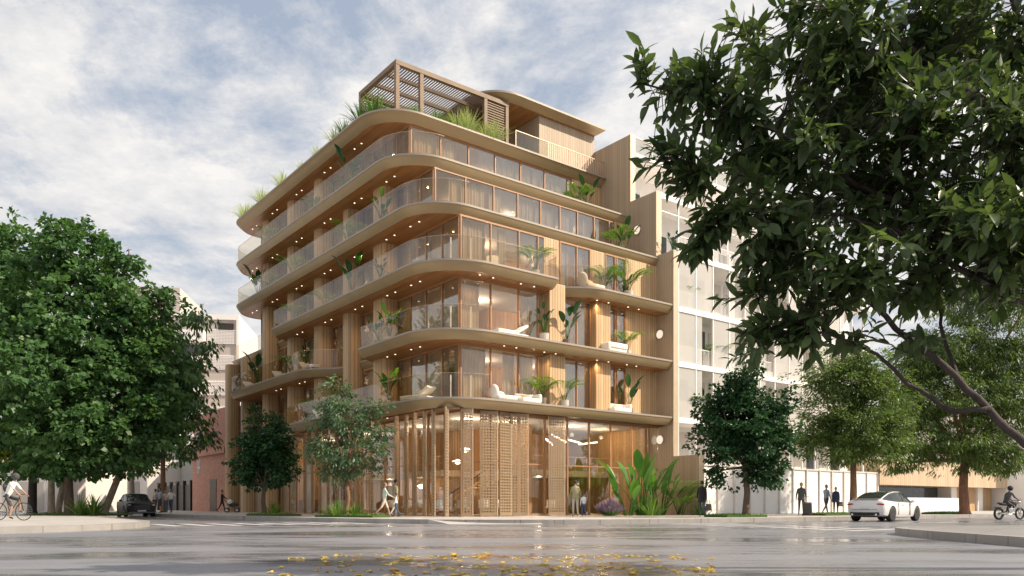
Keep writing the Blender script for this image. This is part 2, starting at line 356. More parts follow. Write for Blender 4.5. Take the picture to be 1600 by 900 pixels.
def pavement(name, line, close, z=0.18, mt='pave'):
    sheet(name, [tuple(p) for p in line]+close, z, M[mt], depth=z+0.02, mat2=M['kerb'])
    m = MB(); P = [Vector((p[0], p[1])) for p in line]; w = 0.3
    for i in range(len(P)-1):
        d = (P[i+1]-P[i]).normalized(); nn = Vector((-d.y, d.x))
        if i == 0: n0 = nn
        n1 = nn
        a, b = P[i], P[i+1]; o = -0.006
        q = [a-n0*0.012, b-n1*0.012, b+n1*w, a+n0*w]
        vs = [(p.x, p.y, z+0.004) for p in q]+[(p.x, p.y, 0.0) for p in q[:2]]
        m.add(vs, [(0, 1, 2, 3), (4, 5, 1, 0)]); n0 = n1
    tag(m.build('kerb', M['kerb']), kind='structure')
pavement('pavement', km, [(300, 400), (-300, 500)])
isl = smooth_line([(-60, 5), (-30, 12.5), (-17, 19.2), (-13.4, 22.2), (-12.6, 25.5), (-13.3, 29.0), (-15.6, 32.6), (-20, 38.6), (-28, 49.5), (-45, 71.5), (-70, 104)])
pavement('pavement', isl, [(-300, 110), (-300, 5)])
ril = smooth_line([(9.2, -20), (9.4, 4), (9.6, 14), (9.75, 18.5), (10.4, 21.4), (12.6, 22.9), (18, 25.4), (40, 42), (75, 69)])
pavement('pavement', ril[::-1], [(9.2, -40), (120, -40), (120, 69)], mt='paveshade')
# dropped kerb ramps
m = MB()
def ramp_q(m, x0, x1, y, w, dpt):
    m.add([(x0, y-0.02, 0.19), (x1, y-0.02, 0.19), (x1-0.9, y-dpt, 0.006), (x0+0.9, y-dpt, 0.006), (x0, y-0.02, 0.0), (x1, y-0.02, 0)], [(0, 3, 2, 1), (0, 4, 3), (1, 2, 5)])
ramp_q(m, -3.4, 1.9, 32.2, 0, 0.75)
tag(m.build('kerb_ramp', M['pave']), kind='structure')
# painted crossing bars on the left street and lane lines
m = MB()
for i in range(9):
    p = Vector((-13.2, 30.2, 0))+(Vector((-6.0, 34.2, 0))-Vector((-13.2, 30.2, 0)))*(i/8.0)
    d = Vector((-.6111, .7917, 0))*1.9; w = Vector((.7917, .6111, 0))*0.22
    m.add([tuple(p+s1*d+s2*w+Vector((0, 0, 0.004))) for s1, s2 in ((-1, -1), (-1, 1), (1, 1), (1, -1))], [(0, 1, 2, 3)])
for i in range(9):
    p = Vector((11.3, 24.6, 0))+(Vector((7.6, 32.6, 0))-Vector((11.3, 24.6, 0)))*(i/8.0)
    d = Vector((.7917, .6111, 0))*1.6; w = Vector((-.6111, .7917, 0))*0.2
    m.add([tuple(p+s1*d+s2*w+Vector((0, 0, 0.004))) for s1, s2 in ((-1, -1), (-1, 1), (1, 1), (1, -1))], [(0, 3, 2, 1)])
tag(m.build('crossing_paint', M['paint']), kind='structure')
m = MB()
for i in range(12):
    a = Vector((18.0, 33.5, 0.004))+U*(i*5.0); w = VV*0.07
    m.add([tuple(a-w), tuple(a+U*2.6-w), tuple(a+U*2.6+w), tuple(a+w)], [(0, 1, 2, 3)])
for i in range(12):
    a = Vector((-17.5, 41.0, 0.004))+VV*(i*5.0); w = U*0.07
    m.add([tuple(a-w), tuple(a+VV*2.6-w), tuple(a+VV*2.6+w), tuple(a+w)], [(0, 1, 2, 3)])
tag(m.build('lane_paint', M['paint']), kind='structure')

# ------------------------------------------------------------------ main building
bld = empty('apartment_building', (OX, OY, 0), ANG, 'six storey corner apartment building with rounded bronze balconies, timber soffits and glass corners', 'building')
def outline(pts, n=10):
    """closed footprint [(u,v,r)] ccw with rounded corners"""
    P = [Vector((p[0], p[1])) for p in pts]; o = []; k = len(P)
    for i in range(k):
        a, b, c = P[i-1], P[i], P[(i+1) % k]; r = pts[i][2]
        if r <= 0: o.append(b.copy()); continue
        d1 = (a-b).normalized(); d2 = (c-b).normalized(); ang = d1.angle(d2); t = r/math.tan(ang/2)
        t = min(t, (a-b).length*0.499 if pts[i-1][2] > 0 else (a-b).length*0.98, (c-b).length*0.499 if pts[(i+1) % k][2] > 0 else (c-b).length*0.98)
        r2 = t*math.tan(ang/2); cc = b+(d1+d2).normalized()*(r2/math.sin(ang/2))
        s = b+d1*t-cc; e = b+d2*t-cc; a0 = math.atan2(s.y, s.x); a1 = math.atan2(e.y, e.x); da = (a1-a0+math.pi) % (2*math.pi)-math.pi
        for j in range(n+1):
            q = a0+da*j/n; o.append(cc+Vector((math.cos(q), math.sin(q)))*r2)
    return o
def inset(P, d):
    k = len(P); o = []
    for i in range(k):
        e1 = (P[i]-P[i-1]); e2 = (P[(i+1) % k]-P[i])
        if e1.length < 1e-6: e1 = e2
        if e2.length < 1e-6: e2 = e1
        e1 = e1.normalized(); e2 = e2.normalized(); n1 = Vector((-e1.y, e1.x)); n2 = Vector((-e2.y, e2.x)); nn = n1+n2
        nn = nn.normalized() if nn.length > 1e-6 else n1
        o.append(P[i]+nn*(d/max(0.5, nn.dot(n1))))
    return o
def sharp(o, a=35):
    try: o.data.set_sharp_from_angle(angle=R(a))
    except Exception: pass
def slab(z, pts, lights=(), ins=0.30, dn=0.42, lip=0.10, rail=None, railh=1.18, name='balcony_slab'):
    P = outline(pts); Q = inset(P, ins); n = len(P); m = MB()
    v = [(p.x, p.y, z) for p in P]+[(p.x, p.y, z-lip) for p in P]; Pi = inset(P, 0.03)
    m.add(v, [(i, i+n, (i+1) % n+n, (i+1) % n) for i in range(n)], 1)
    m.add([(p.x, p.y, z) for p in P], [tuple(range(n))], 2)
    Qm = inset(P, ins*0.55)
    rings = [[(p.x, p.y, z-lip) for p in P], [(p.x, p.y, z-lip-0.012) for p in Pi], [(p.x, p.y, z-lip-dn*0.42) for p in inset(P, ins*0.35)], [(p.x, p.y, z-lip-dn*0.8) for p in inset(P, ins*0.75)], [(p.x, p.y, z-lip-dn) for p in Q]]
    vs = sum(rings, []); fs = []
    for r in range(len(rings)-1):
        fs += [(r*n+i, (r+1)*n+i, (r+1)*n+(i+1) % n, r*n+(i+1) % n) for i in range(n)]
    m.add(vs, fs, 0)
    o = m.build(name, [M['metal'], M['lip'], M['deck']], bld, smooth=True); sharp(o)
    m = MB(); zs = z-lip-dn+0.015; m.add([(p.x, p.y, zs) for p in Q]+[(p.x, p.y, zs+0.03) for p in Q], [tuple(range(n))[::-1]]+[(i, i+n, (i+1) % n+n, (i+1) % n) for i in range(n)])
    m.build('soffit', M['soffit'], o)
    for (u, vv) in lights:
        l = DL.copy(); col.objects.link(l); l.parent = o; l.location = (u, vv, zs); NL[0] += 1
        if NL[0] % 2:
            ll = LDD.copy(); lo = bpy.data.objects.new('downlight_lamp', LDD); col.objects.link(lo); lo.parent = o; lo.location = (u, vv, zs-0.09)
    if rail:
        Rr = inset(P, 0.13); m = MB(); t = MB(); run = []; k = 0
        ok = [rail(p.x, p.y) for p in P]
        Ri = inset(P, 0.15)
        for i in range(n):
            j = (i+1) % n
            if ok[i] and ok[j] and (P[i]-P[j]).length > 1e-4:
                a, b, c, d = Rr[i], Rr[j], Ri[j], Ri[i]
                m.add([(p.x, p.y, zz_) for zz_ in (z, z+railh) for p in (a, b, c, d)], [(0, 1, 5, 4), (2, 3, 7, 6), (1, 2, 6, 5), (0, 4, 7, 3)])
                t.add([(p.x, p.y, zz_) for zz_ in (z+railh, z+railh+0.012) for p in (a, b, c, d)], [(0, 1, 5, 4), (2, 3, 7, 6), (4, 5, 6, 7), (0, 3, 2, 1)])
        g = m.build('glass_balustrade', M['rail'], o); t.build('top_edge', M['framel'], g)
    return o
def mk_downlight():
    m = MB(); m.lathe([(0.045, -0.012), (0.045, 0.0)], 10, mi=0)
    o = m.build('downlight', [M['lamp']]); return o
DL = mk_downlight(); DLsrc = DL
NL = [0]; LDD = bpy.data.lights.new('downlight_lamp', 'SPOT'); LDD.energy = 72; LDD.spot_size = R(150); LDD.spot_blend = 1.0; LDD.color = (1, .66, .34); LDD.shadow_soft_size = .03
LV = [3.6, 4.5, 6.2, 7.1, 10.1, 11.0, 14.3, 15.2, 18.8, 19.7, 23.2, 24.1, 27.3, 28.2]
S = {}
S[2] = slab(6.08, [(0, 0, 3.2), (17.4, 0, 0), (17.4, 35.5, 0), (2.2, 35.5, 0), (2.2, 21.5, 1.2), (0, 19.2, 1.6)],
            [(u, .72) for u in (12.0, 12.9, 14.1, 15.0)]+[(1.2, v) for v in (6.2, 7.1, 10.1, 11)],
            rail=lambda u, v: (u < 17 and v < 1) or u < 2.0)
S[3] = slab(9.47, [(0, 0, 3.2), (17.4, 0, 0), (17.4, 35.5, 0), (3, 35.5, 0), (3, 31.2, .3), (0, 31.2, 1.8), (0, 16.6, 3.0), (1.9, 14.4, 1.2), (1.9, 10.0, 0.9), (1.1, 9.2, 0.7), (0, 8.6, 0.9)],
            [(u, .74) for u in (4.5, 5.3, 7.2, 8.0, 11.1, 12, 13.5, 14.3)]+[(1.2, v) for v in (3.6, 4.5, 6.2, 7.1, 18.4, 19.3, 22.6, 23.5)],
            rail=lambda u, v: (u < 17 and v < 1) or u < 2.5)
S[4] = slab(12.86, [(0, 0, 3.2), (7.9, 0, 1.0), (7.9, 1.15, 0.3), (8.8, 1.15, 0.2), (10.4, 0, 2.4), (17.4, 0, 0), (17.4, 35.5, 0), (2.0, 35.5, 0), (2.0, 23.3, 0.9), (1.1, 22.3, 0.7), (0, 21.6, 1.0)],
            [(u, .74) for u in (2.97, 3.8, 5.6, 6.5, 11.1, 12, 13.6, 14.5)]+[(1.2, v) for v in LV if v < 20],
            rail=lambda u, v: (u < 17 and v < 1.9) or u < 2.5)
for k, z, v0 in ((5, 15.95, 1.15), (6, 19.15, 3.49), (7, 22.35, 5.69)):
    S[k] = slab(z, [(0, v0, 2.7), (17.4, v0, 0), (17.4, 30.3, 0), (0, 30.3, 2.2)],
                [(1.15, v) for v in LV if v > v0+2.2], ins=0.30 if k < 7 else 0.5, dn=0.42,
                rail=(lambda u, v: u < 17 and v < 31) if k < 7 else None)
S[8] = slab(25.85, [(7.4, 6.15, 2.4), (17.1, 6.15, 0), (17.1, 14, 0), (7.4, 14, 2.4)], (), ins=0.5, dn=0.3, lip=0.12, name='roof')
bpy.data.objects.remove(DLsrc)
# glazing
def window(p0, p1, z0, z1, mull, curtains, name='window', glass='glass', tr=(), fr='frame', back=0.28, w=0.07, cz=None):
    """p0->p1 seen from outside left to right; curtains = (t0,t1) ranges in metres"""
    a = Vector((p0[0], p0[1], 0)); b = Vector((p1[0], p1[1], 0)); L = (b-a).length; d = (b-a)/L; nn = Vector((-d.y, d.x, 0))   # nn points indoors
    f = MB(); H = z1-z0
    Mx = Matrix(((d.x, nn.x, 0, a.x), (d.y, nn.y, 0, a.y), (0, 0, 1, 0), (0, 0, 0, 1)))
    f.box(0, L, -0.05, 0.05, z1-0.10, z1-0.002, 0, Mx); f.box(0, L, -0.05, 0.05, z0+0.002, z0+0.06, 0, Mx)
    for t in mull: f.box(t-w/2, t+w/2, -0.053, 0.053, z0+0.004, z1-0.004, 0, Mx)
    for z in tr: f.box(0, L, -0.04, 0.04, z-0.03, z+0.03, 0, Mx)
    fo = f.build(name, M[fr], bld)
    ms = sorted(set([0]+list(mull)+[L]))
    for i in range(len(ms)-1):
        if ms[i+1]-ms[i] < 0.2: continue
        g = MB(); g.box(ms[i]+w/2, ms[i+1]-w/2, -0.01, 0.01, z0+0.06, z1-0.1, 0, Mx); g.build('pane', M[glass], fo)
    for t0, t1 in curtains:
        n = max(6, int((t1-t0)/0.05)); vs = []; ph = random.random()*6
        for i in range(n+1):
            t = t0+(t1-t0)*i/n; y = back+0.045*math.sin(t*33+ph)+0.02*math.sin(t*13)
            vs += [tuple(Mx @ Vector((t, y, z0+0.03))), tuple(Mx @ Vector((t, y, (cz or z1)-0.12)))]
        c = MB(); c.add(vs, [(2*i, 2*i+2, 2*i+3, 2*i+1) for i in range(n)]); c.build('curtain', M['curtain'], fo, smooth=True)
    return fo
random.seed(5)
UG = 2.2
COLV = [8.3, 12.4, 16.7, 21.2, 26.0]
FL = [(6.08, 8.95, 1.42), (9.47, 12.34, 1.42), (12.86, 15.43, 1.42), (15.95, 18.63, 3.85), (19.15, 21.83, 6.35)]
for k, (z0, z1, vg) in enumerate(FL):
    z1 += 0.02
    # right facade
    if k < 3:
        window((UG, vg), (7.7, vg), z0, z1, [0.06, 1.93, 3.78, 5.1], [[(0.1, 1.75), (2.9, 3.7), (3.9, 5.0)], [(0.2, 1.4), (3.9, 5.3)], [(0.3, 1.8), (2.6, 3.1)]][k])
        window((8.87, vg), (11.2, vg), z0, z1, [0.04, 1.28, 2.29], [[(0.1, 2.2)], [(0.1, 1.1), (1.4, 2.2)], [(0.2, 0.9), (1.3, 2.0)]][k])
        window((12.37, vg), (14.06, vg), z0, z1, [0.04, 0.8, 0.95, 1.65], [[(0.1, 0.8)], [(0.1, 1.6)], [(0.9, 1.5)]][k])
        m = MB(); m.box(7.7, 8.87, vg-(0.5 if k < 2 else 0.02), vg+0.8, z0+0.001, 12.855 if k == 1 else z1-0.001); m.build('pier', M['oak'], bld, bevel=0.04)
        m = MB(); m.box(11.2, 12.37, vg-(0.5 if k < 2 else 0.02), vg+0.6, z0+0.001, z1-0.001); m.build('pier', M['oak'], bld, bevel=0.04)
        m = MB(); m.box(14.06, 16.7, vg-0.08, vg+0.3, z0+0.001, z1-0.001); m.build('timber_wall', M['oak'], bld)
    elif k == 3:
        mu = [0.06, 2.0, 3.9, 5.6, 7.3, 8.8, 10.2, 11.6, 12.9]
        window((UG, vg), (15.45, vg), z0, z1, mu, [(1.1, 4.6), (5.6, 8.7), (9.0, 10.1), (10.9, 11.5), (11.7, 12.8)])
        m = MB(); m.box(15.45, 16.7, vg-0.1, vg+0.3, z0+0.001, z1-0.001); m.build('timber_wall', M['oak'], bld)
    else:
        mu = [0.06]+[0.06+1.93*i for i in range(1, 7)]
        window((UG, vg), (14.15, vg), z0, z1, mu, [(0.2, 3.2), (5.9, 8.8), (8.95, 11.5)])
        m = MB(); m.box(14.15, 16.7, vg-0.1, vg+0.3, z0+0.001, z1-0.001); m.build('timber_wall', M['oak'], bld)
    # left facade
    edges = [vg]+[c for c in COLV if c > vg+1.0 and not (k == 4 and c < 14)]+[29.6 if k > 1 else 35.4]
    for i in range(len(edges)-1):
        a = edges[i]+(0.45 if i else 0); b = edges[i+1]-0.45
        L = b-a; nm = max(2, int(round(L/1.5)))
        mu = [L-0.04]+[L*j/nm for j in range(1, nm)]+[0.04]
        cu = []
        t = 0.1
        while t < L-0.3:
            wdt = random.uniform(0.5, 1.6); cu.append((t, min(L-0.1, t+wdt))); t += wdt+random.choice((0.0, 0.03, 0.25, 0.6))
        window((UG, b), (UG, a), z0, z1, mu, cu)
    for i, c in enumerate(COLV+([30.8, 34.6] if k < 2 else [])):
        if c < vg+1.0 or (k == 4 and i < 2): continue
        m = MB(); hu, hv = (0.58, 0.75) if i == 0 else (0.55, 0.55); pr = []
        for j in range(28):
            a = 2*math.pi*j/28; cu_, su_ = math.cos(a), math.sin(a); e = 0.62
            pr.append((1.75+hu*math.copysign(abs(cu_)**e, cu_), c+hv*math.copysign(abs(su_)**e, su_)))
        zb = (z0-0.5) if k or i < 4 else 0.16
        n = 28; m.add([(x, y, z) for z in (zb+0.002, z1-0.002) for x, y in pr], [(j, (j+1) % n, (j+1) % n+n, j+n) for j in range(n)])
        m.build('column', M['oak'], bld, smooth=True)
    # rooms behind the glass
    m = MB(); m.box(7.2, 7.4, vg+4.5, 35, z0+0.003, z1-0.003); m.box(7.4, 16.6, vg+4.5, vg+4.7, z0+0.003, z1-0.003)
    m.box(UG+0.15, 7.2, 29.2 if k > 1 else 35.2, 29.4 if k > 1 else 35.4, z0+0.003, z1-0.003)
    for c in (10.7, 19.5): m.box(UG+0.35, 7.2, c, c+0.15, z0+0.004, z1-0.004)
    m.box(11.2, 11.35, vg+0.9, vg+4.5, z0+0.004, z1-0.004)
    m.build('interior_wall', M['inwood'], bld)
    m = MB(); m.box(UG+0.1, 16.6, vg+0.12, 29 if k > 1 else 35, z1-0.04, z1+0.005); m.build('room_ceiling', M['offwhite'], bld)
    for (lx, ly, en) in ((5.8, vg+3.2, 70 if k < 3 else 30), (9.5, vg+3, 50), (14, vg+3, 50), (5.0, 15.2, 60), (5.0, 24, 50)):
        ld = bpy.data.lights.new('room_lamp', 'POINT'); ld.energy = en*1.1; ld.color = (1, 0.80, 0.58); ld.shadow_soft_size = 0.12
        lo = bpy.data.objects.new('room_lamp', ld); col.objects.link(lo); lo.parent = bld; lo.location = (lx, ly, z1-0.5)
# party wall, stepped
m = MB()
m.box(16.7, 17.1, -1.95, 36, 0.15, 3.7); m.box(16.7, 17.1, 0.0, 36, 3.7, 16.1); m.box(16.7, 17.1, 1.37, 36, 16.1, 20.1); m.box(16.7, 17.1, 3.55, 30, 20.1, 24.4)
m.build('party_wall', M['pale'], bld)
m = MB()
for v, a, b in ((-1.95, 0.15, 3.7), (0, 3.7, 16.1), (1.37, 16.1, 20.1), (3.55, 20.1, 24.4)): m.box(16.68, 17.12, v-0.05, v-0.003, a, b+0.02)
m.build('wall_edge_trim', M['framel'], bld)
# outdoor wall lamps
for (v, z) in ((1.0, 11.2), (1.0, 4.75), (2.9, 18.1)):
    q = Matrix.Translation((16.62, v, z)) @ Matrix.Rotation(R(90), 4, 'Y')
    m = MB(); m.lathe([(0.24, -0.03), (0.26, 0.0), (0.24, 0.06)], 24, mi=0, M4=q)
    o = m.build('wall_lamp', M['disc'], bld)
    m = MB(); m.lathe([(0.27, 0.0), (0.285, 0.02), (0.27, 0.07)], 24, mi=0, M4=q); m.build('lamp_rim', M['framel'], o)
# ---- ground floor
ZF, ZC = 0.18, 5.57
gm_r = [0.06, 1.8, 3.6, 5.4, 7.05, 8.7, 10.4, 12.2, 13.6]
window((UG, 1.2), (16.7, 1.2), ZF, ZC, gm_r, [], name='shopfront', glass='clearglass', tr=(2.95,), w=0.08)
window((UG, 12.6), (UG, 1.2), ZF, ZC, [11.35, 9.8, 8.2, 6.6, 5.0, 3.4, 1.8, .05], [], name='shopfront', glass='clearglass', tr=(2.95,), w=0.08)
window((UG, 26.2), (UG, 13.0), ZF, ZC, [i*1.32 for i in range(0, 11)], [(0.1, 3.5), (5, 6.2)], name='shopfront', glass='clearglass', tr=(2.95,), w=0.08)
m = MB(); m.box(UG-0.1, UG+0.3, 26.2, 35.4, ZF, ZC); m.box(UG-0.35, UG+0.25, 26.0, 26.4, ZF, ZC); m.build('timber_wall', M['pale'], bld)
m = MB(); m.box(UG-0.1, UG+0.3, 12.6, 13.0, ZF, ZC); m.build('pier', M['oak'], bld)
m = MB()
m.box(UG+0.2, 16.6, 1.9, 35, ZF-0.01, ZF+0.012)
m.build('shop_floor', M['deck'], bld)
m = MB(); m.box(UG+0.2, 16.6, 1.9, 35, ZC-0.06, ZC-0.02); m.build('shop_ceiling', M['offwhite'], bld)
m = MB(); m.box(8.3, 16.6, 9.0, 9.2, ZF, ZC-.06); m.box(8.1, 8.3, 9.0, 34.8, ZF, ZC-.06); m.box(UG+.3, 8.3, 26.0, 26.2, ZF, ZC-.06); m.box(9.0, 9.3, 4.4, 9.0, ZF, ZC-.07)
m.box(16.4, 16.6, 2.0, 9, ZF, ZC-.07)
for c in (14.0, 20.0): m.box(6.4, 8.1, c, c+.2, ZF, ZC-.07)
m.build('interior_wall', M['inwood'], bld)
m = MB(); m.box(8.4, 16.4, 5.0, 9.0, 2.52, 2.9); m.box(6.0, 8.1, 9.0, 25.9, 2.52, 2.9); m.build('mezzanine', M['framel'], bld)
m = MB()
for i in range(9): m.bar((8.6+i*0.95, 5.05, 2.9), (8.6+i*0.95, 5.05, 3.75), 0.03)
m.bar((8.5, 5.05, 3.75), (16.3, 5.05, 3.75), 0.04)
for i in range(14): m.bar((6.05, 9.5+i*1.2, 2.9), (6.05, 9.5+i*1.2, 3.75), 0.03)
m.bar((6.05, 9.3, 3.75), (6.05, 25.5, 3.75), 0.04)
m.build('mezzanine_railing', M['framel'], bld)
m = MB()
for i in range(15): m.box(4.4+i*0.27, 4.7+i*0.27, 6.2, 7.3, ZF+0.155*i+0.03, ZF+0.155*i+0.08)
m.bar((4.4, 6.18, 0.25), (8.5, 6.18, 2.6), 0.06, 0.25); m.bar((4.4, 7.32, 0.25), (8.5, 7.32, 2.6), 0.06, 0.25)
m.build('staircase', M['oak'], bld)
m = MB(); m.bar((4.3, 6.15, 1.15), (8.4, 6.15, 3.5), 0.05)
for i in range(8): m.bar((4.4+i*0.56, 6.15, 0.3+i*.32), (4.4+i*0.56, 6.15, 1.2+i*.32), 0.02)
m.build('stair_handrail', M['dark'], bld)
m = MB(); m.box(3.0, 3.9, 14.5, 24, ZF+.01, 1.1); m.build('reception_counter', M['oak'], bld)
# zigzag lamp in the right shop and pendants
m = MB()
for a, b in (((9.9, 4.0, 4.75), (10.8, 4.2, 4.35)), ((10.5, 4.0, 4.95), (12.0, 4.3, 4.55)), ((11.9, 4.2, 4.75), (13.3, 4.5, 4.6)), ((13.0, 4.3, 4.5), (14.7, 4.5, 4.72))): m.bar(a, b, 0.07)
m.build('zigzag_lamp', M['tube'], bld)
for (u, v, z) in ((3.9, 3.4, 3.75), (4.6, 5.2, 3.2), (5.0, 9.8, 1.9)):
    m = MB(); m.tube([(u, v, z+.1), (u, v, ZC-.05)], 0.012, 4); o = m.build('pendant_lamp', M['dark'], bld)
    m = MB(); m.lathe([(0.03, .12), (0.12, .08), (0.30, 0.02), (0.30, 0.0), (0.1, 0.03)], 20, (u, v, z)); m.lathe([(0.02, -.02), (.14, -.05), (0.15, -.10), (0.02, -.16)], 16, (u, v, z)); m.build('lamp_shade', M['tube'], o, smooth=True)
for (lx, ly, lz, en) in ((4.5, 4.2, 5.2, 160), (7.3, 4.0, 5.2, 160), (12.0, 3.8, 5.0, 120), (14.8, 4.2, 5.0, 80), (4.9, 9.5, 5.2, 160), (4.9, 16, 5.2, 140), (4.9, 22.5, 5.2, 140), (6.5, 7.6, 2.2, 50), (12, 7, 2.2, 35), (6.8, 12.5, 2.2, 40), (6.8, 17, 2.2, 40)):
    ld = bpy.data.lights.new('shop_lamp', 'POINT'); ld.energy = en*0.78; ld.color = (1, 0.8, 0.55); ld.shadow_soft_size = 0.12
    lo = bpy.data.objects.new('shop_lamp', ld); col.objects.link(lo); lo.parent = bld; lo.location = (lx, ly, lz)
# perforated folding screens
def screen(p, q, z0=ZF+0.03, z1=ZC-0.02):
    a = Vector((p[0], p[1], 0)); b = Vector((q[0], q[1], 0)); L = (b-a).length; d = (b-a)/L; nn = Vector((-d.y, d.x, 0)); m = MB()
    Mx = Matrix(((d.x, nn.x, 0, a.x), (d.y, nn.y, 0, a.y), (0, 0, 1, 0), (0, 0, 0, 1)))
    pitch = 0.145; t = 0.022; nx = max(2, int(L/pitch)); nz = int((z1-z0)/pitch)
    m.box(0, 0.045, -t*1.4, t*1.4, z0, z1, 0, Mx); m.box(L-0.045, L, -t*1.4, t*1.4, z0, z1, 1, Mx)
    for i in range(1, nx): x = L*i/nx; m.box(x-0.03, x+0.03, -t, t, z0, z1, 0, Mx)
    for j in range(nz+1):
        z = z0+(z1-z0)*j/nz; hh = 0.03 if j not in (0, nz) else 0.12
        m.box(0.045, L-0.045, -t*0.8, t*0.8, max(z0, z-hh), min(z1, z+hh), 0, Mx)
    return m.build('folding_screen', [M['screen'], M['framel']], bld)
for a, va, b, vb in ((1.82, .75, 2.36, 0.45), (3.06, .85, 3.95, 0.55), (4.07, .55, 5.06, .85), (5.1, .85, 5.95, .55), (7.55, .8, 8.55, .6)):
    screen((a, va), (b, vb))
for v in (.6, 1.8, 2.65, 3.6, 4.5, 5.54): screen((.8, v), (1.08, v+0.16))
for v in (8.6, 9.8, 11.2, 13.2, 14.4, 15.6, 16.8, 18): screen((.95, v), (1.25, v+0.25))
m = MB(); m.box(1.0, 16.6, .6, .8, ZC-0.02, ZC+0.01); m.box(.85, 1.05, .8, 19, ZC-0.02, ZC+0.01); m.build('screen_track', M['dark'], bld)
# white posts of rail height at the rounded balcony corner
for k in (0, 1, 2):
    z0 = FL[k][0]
    for (u, v) in ((1.35, 0.95), (2.2, 0.45)):
        m = MB(); m.tube([(u, v, z0), (u, v, z0+1.1)], 0.035, 8); m.build('balustrade_post', M['white'], bld)
# ---- roof terrace: pergola, penthouse, railing
ZT = 22.35; m = MB()
PU0, PU1, PV0, PV1, PZ = 1.6, 9.2, 6.75, 11.0, 25.35
for (u, v) in ((PU0, PV0), (3.15, PV0), (7.6, PV0), (PU1, PV0), (PU0, PV1), (PU1, PV1)): m.box(u-0.11, u+0.11, v-0.11, v+0.11, ZT, PZ-0.02)
m.box(PU0-0.12, PU1+0.12, PV0-0.125, PV0+0.125, PZ-0.25, PZ); m.box(PU0-0.12, PU1+0.12, PV1-0.12, PV1+0.12, PZ-0.25, PZ)
m.box(PU0-0.125, PU0+0.125, PV0+0.125, PV1-0.12, PZ-0.25, PZ); m.box(PU1-0.12, PU1+0.12, PV0+0.125, PV1-0.12, PZ-0.25, PZ)
for v in (8.1, 9.5): m.box(PU0+.12, PU1-.12, v-0.08, v+0.08, PZ-0.24, PZ-0.06)
pg = m.build('pergola', M['pergola'], bld)
m = MB(); u = PU0+0.2
while u < PU1-0.1: m.box(u, u+0.05, PV0+.1, PV1-.1, PZ-0.06, PZ-0.005); u += 0.17
m.build('roof_slats', M['slat'], pg)
m = MB(); z = ZT+0.2
while z < PZ-0.3: m.box(7.72, 9.08, PV0-0.04, PV0+0.04, z, z+0.07); z += 0.15
m.build('slatted_screen', M['pergola'], pg)
m = MB(); z = ZT+0.1
while z < PZ-0.3: m.box(PU0+.12, 5.5, PV1-0.04, PV1+0.04, z, z+0.09); z += 0.16
m.box(5.5, PU1-.1, PV1-0.05, PV1+0.05, ZT, PZ-.26); m.build('back_screen', M['slat'], pg)
m = MB(); m.box(11.9, 16.7, 6.85, 13.5, ZT, 25.46); m.build('penthouse_wall', M['pale'], bld)
m = MB(); m.box(9.3, 11.9, 10.5, 10.7, ZT, 25.46); m.build('penthouse_wall', M['oak'], bld)
m = MB(); m.box(9.9, 11.0, 10.42, 10.5, ZT, 24.6); m.build('penthouse_window', M['darkglass'], bld)
m = MB(); u = 11.9
while u < 16.65: m.box(u, u+0.03, 5.93, 5.96, ZT, ZT+1.05); u += 0.155
m.box(9.3, 16.69, 5.92, 5.97, ZT+1.05, ZT+1.09); m.box(9.3, 9.34, 5.93, 5.96, ZT, ZT+1.05); m.box(11.84, 11.87, 5.93, 5.96, ZT, ZT+1.05)
o = m.build('roof_railing', M['framel'], bld)
m = MB(); m.box(9.36, 11.82, 5.94, 5.955, ZT+.03, ZT+1.05); m.build('glass_panel', M['rail'], o)

# ------------------------------------------------------------------ white screened building on the right
nb = empty('apartment_building', (OX, OY, 0), ANG, 'white apartment building with gauze screened balconies on the right of the bronze one', 'building')
NZ = [3.3, 6.05, 9.45, 12.8, 16.15]; UN0, UN1 = 17.14, 40.0; NBAY = 1.66; nbay = int((UN1-UN0)/NBAY)
m = MB(); m.box(UN0, UN1, 1.9, 30, 0.1, 16.0); m.box(UN0, UN1, 3.6, 30, 16.0, 20.1); m.box(UN0, UN1, 6.0, 28, 20.1, 23.2)
m.build('wall', M['white'], nb)
m = MB()
for z in NZ: m.box(UN0, UN1, 0.08, 1.9, z-0.28, z-0.002)
m.box(UN0, UN1, 1.45, 3.6, 19.85, 20.1); m.box(UN0, UN1, 3.6, 6.0, 23.2, 23.4)
m.build('floor_slab', M['white'], nb)
m = MB()
for i in range(nbay+1):
    u = UN0+i*NBAY; m.box(u, u+0.09, 0.0, 0.12, 3.3, 16.9); m.box(u, u+0.09, 1.4, 1.5, 16.9, 20.15)
    m.box(u, u+0.05, 3.6, 3.66, 23.4, 24.4)
for z in NZ[1:]: m.box(UN0, UN1, -0.03, 0.15, z-0.30, z+0.02)
m.box(UN0, UN1, 1.37, 1.52, 19.8, 20.15); m.box(UN0, UN1, 3.58, 3.68, 24.35, 24.42); m.box(UN0, UN1, 1.4, 1.5, 19.0, 19.06)
m.build('facade_frame', M['white'], nb)
m = MB(); m.box(UN0, UN1, 3.62, 3.64, 23.4, 24.35); m.build('glass_balustrade', M['rail'], nb)
random.seed(11)
OPEN = {(0, 1): 0, (1, 1): 1, (1, 3): 1, (2, 2): 1}
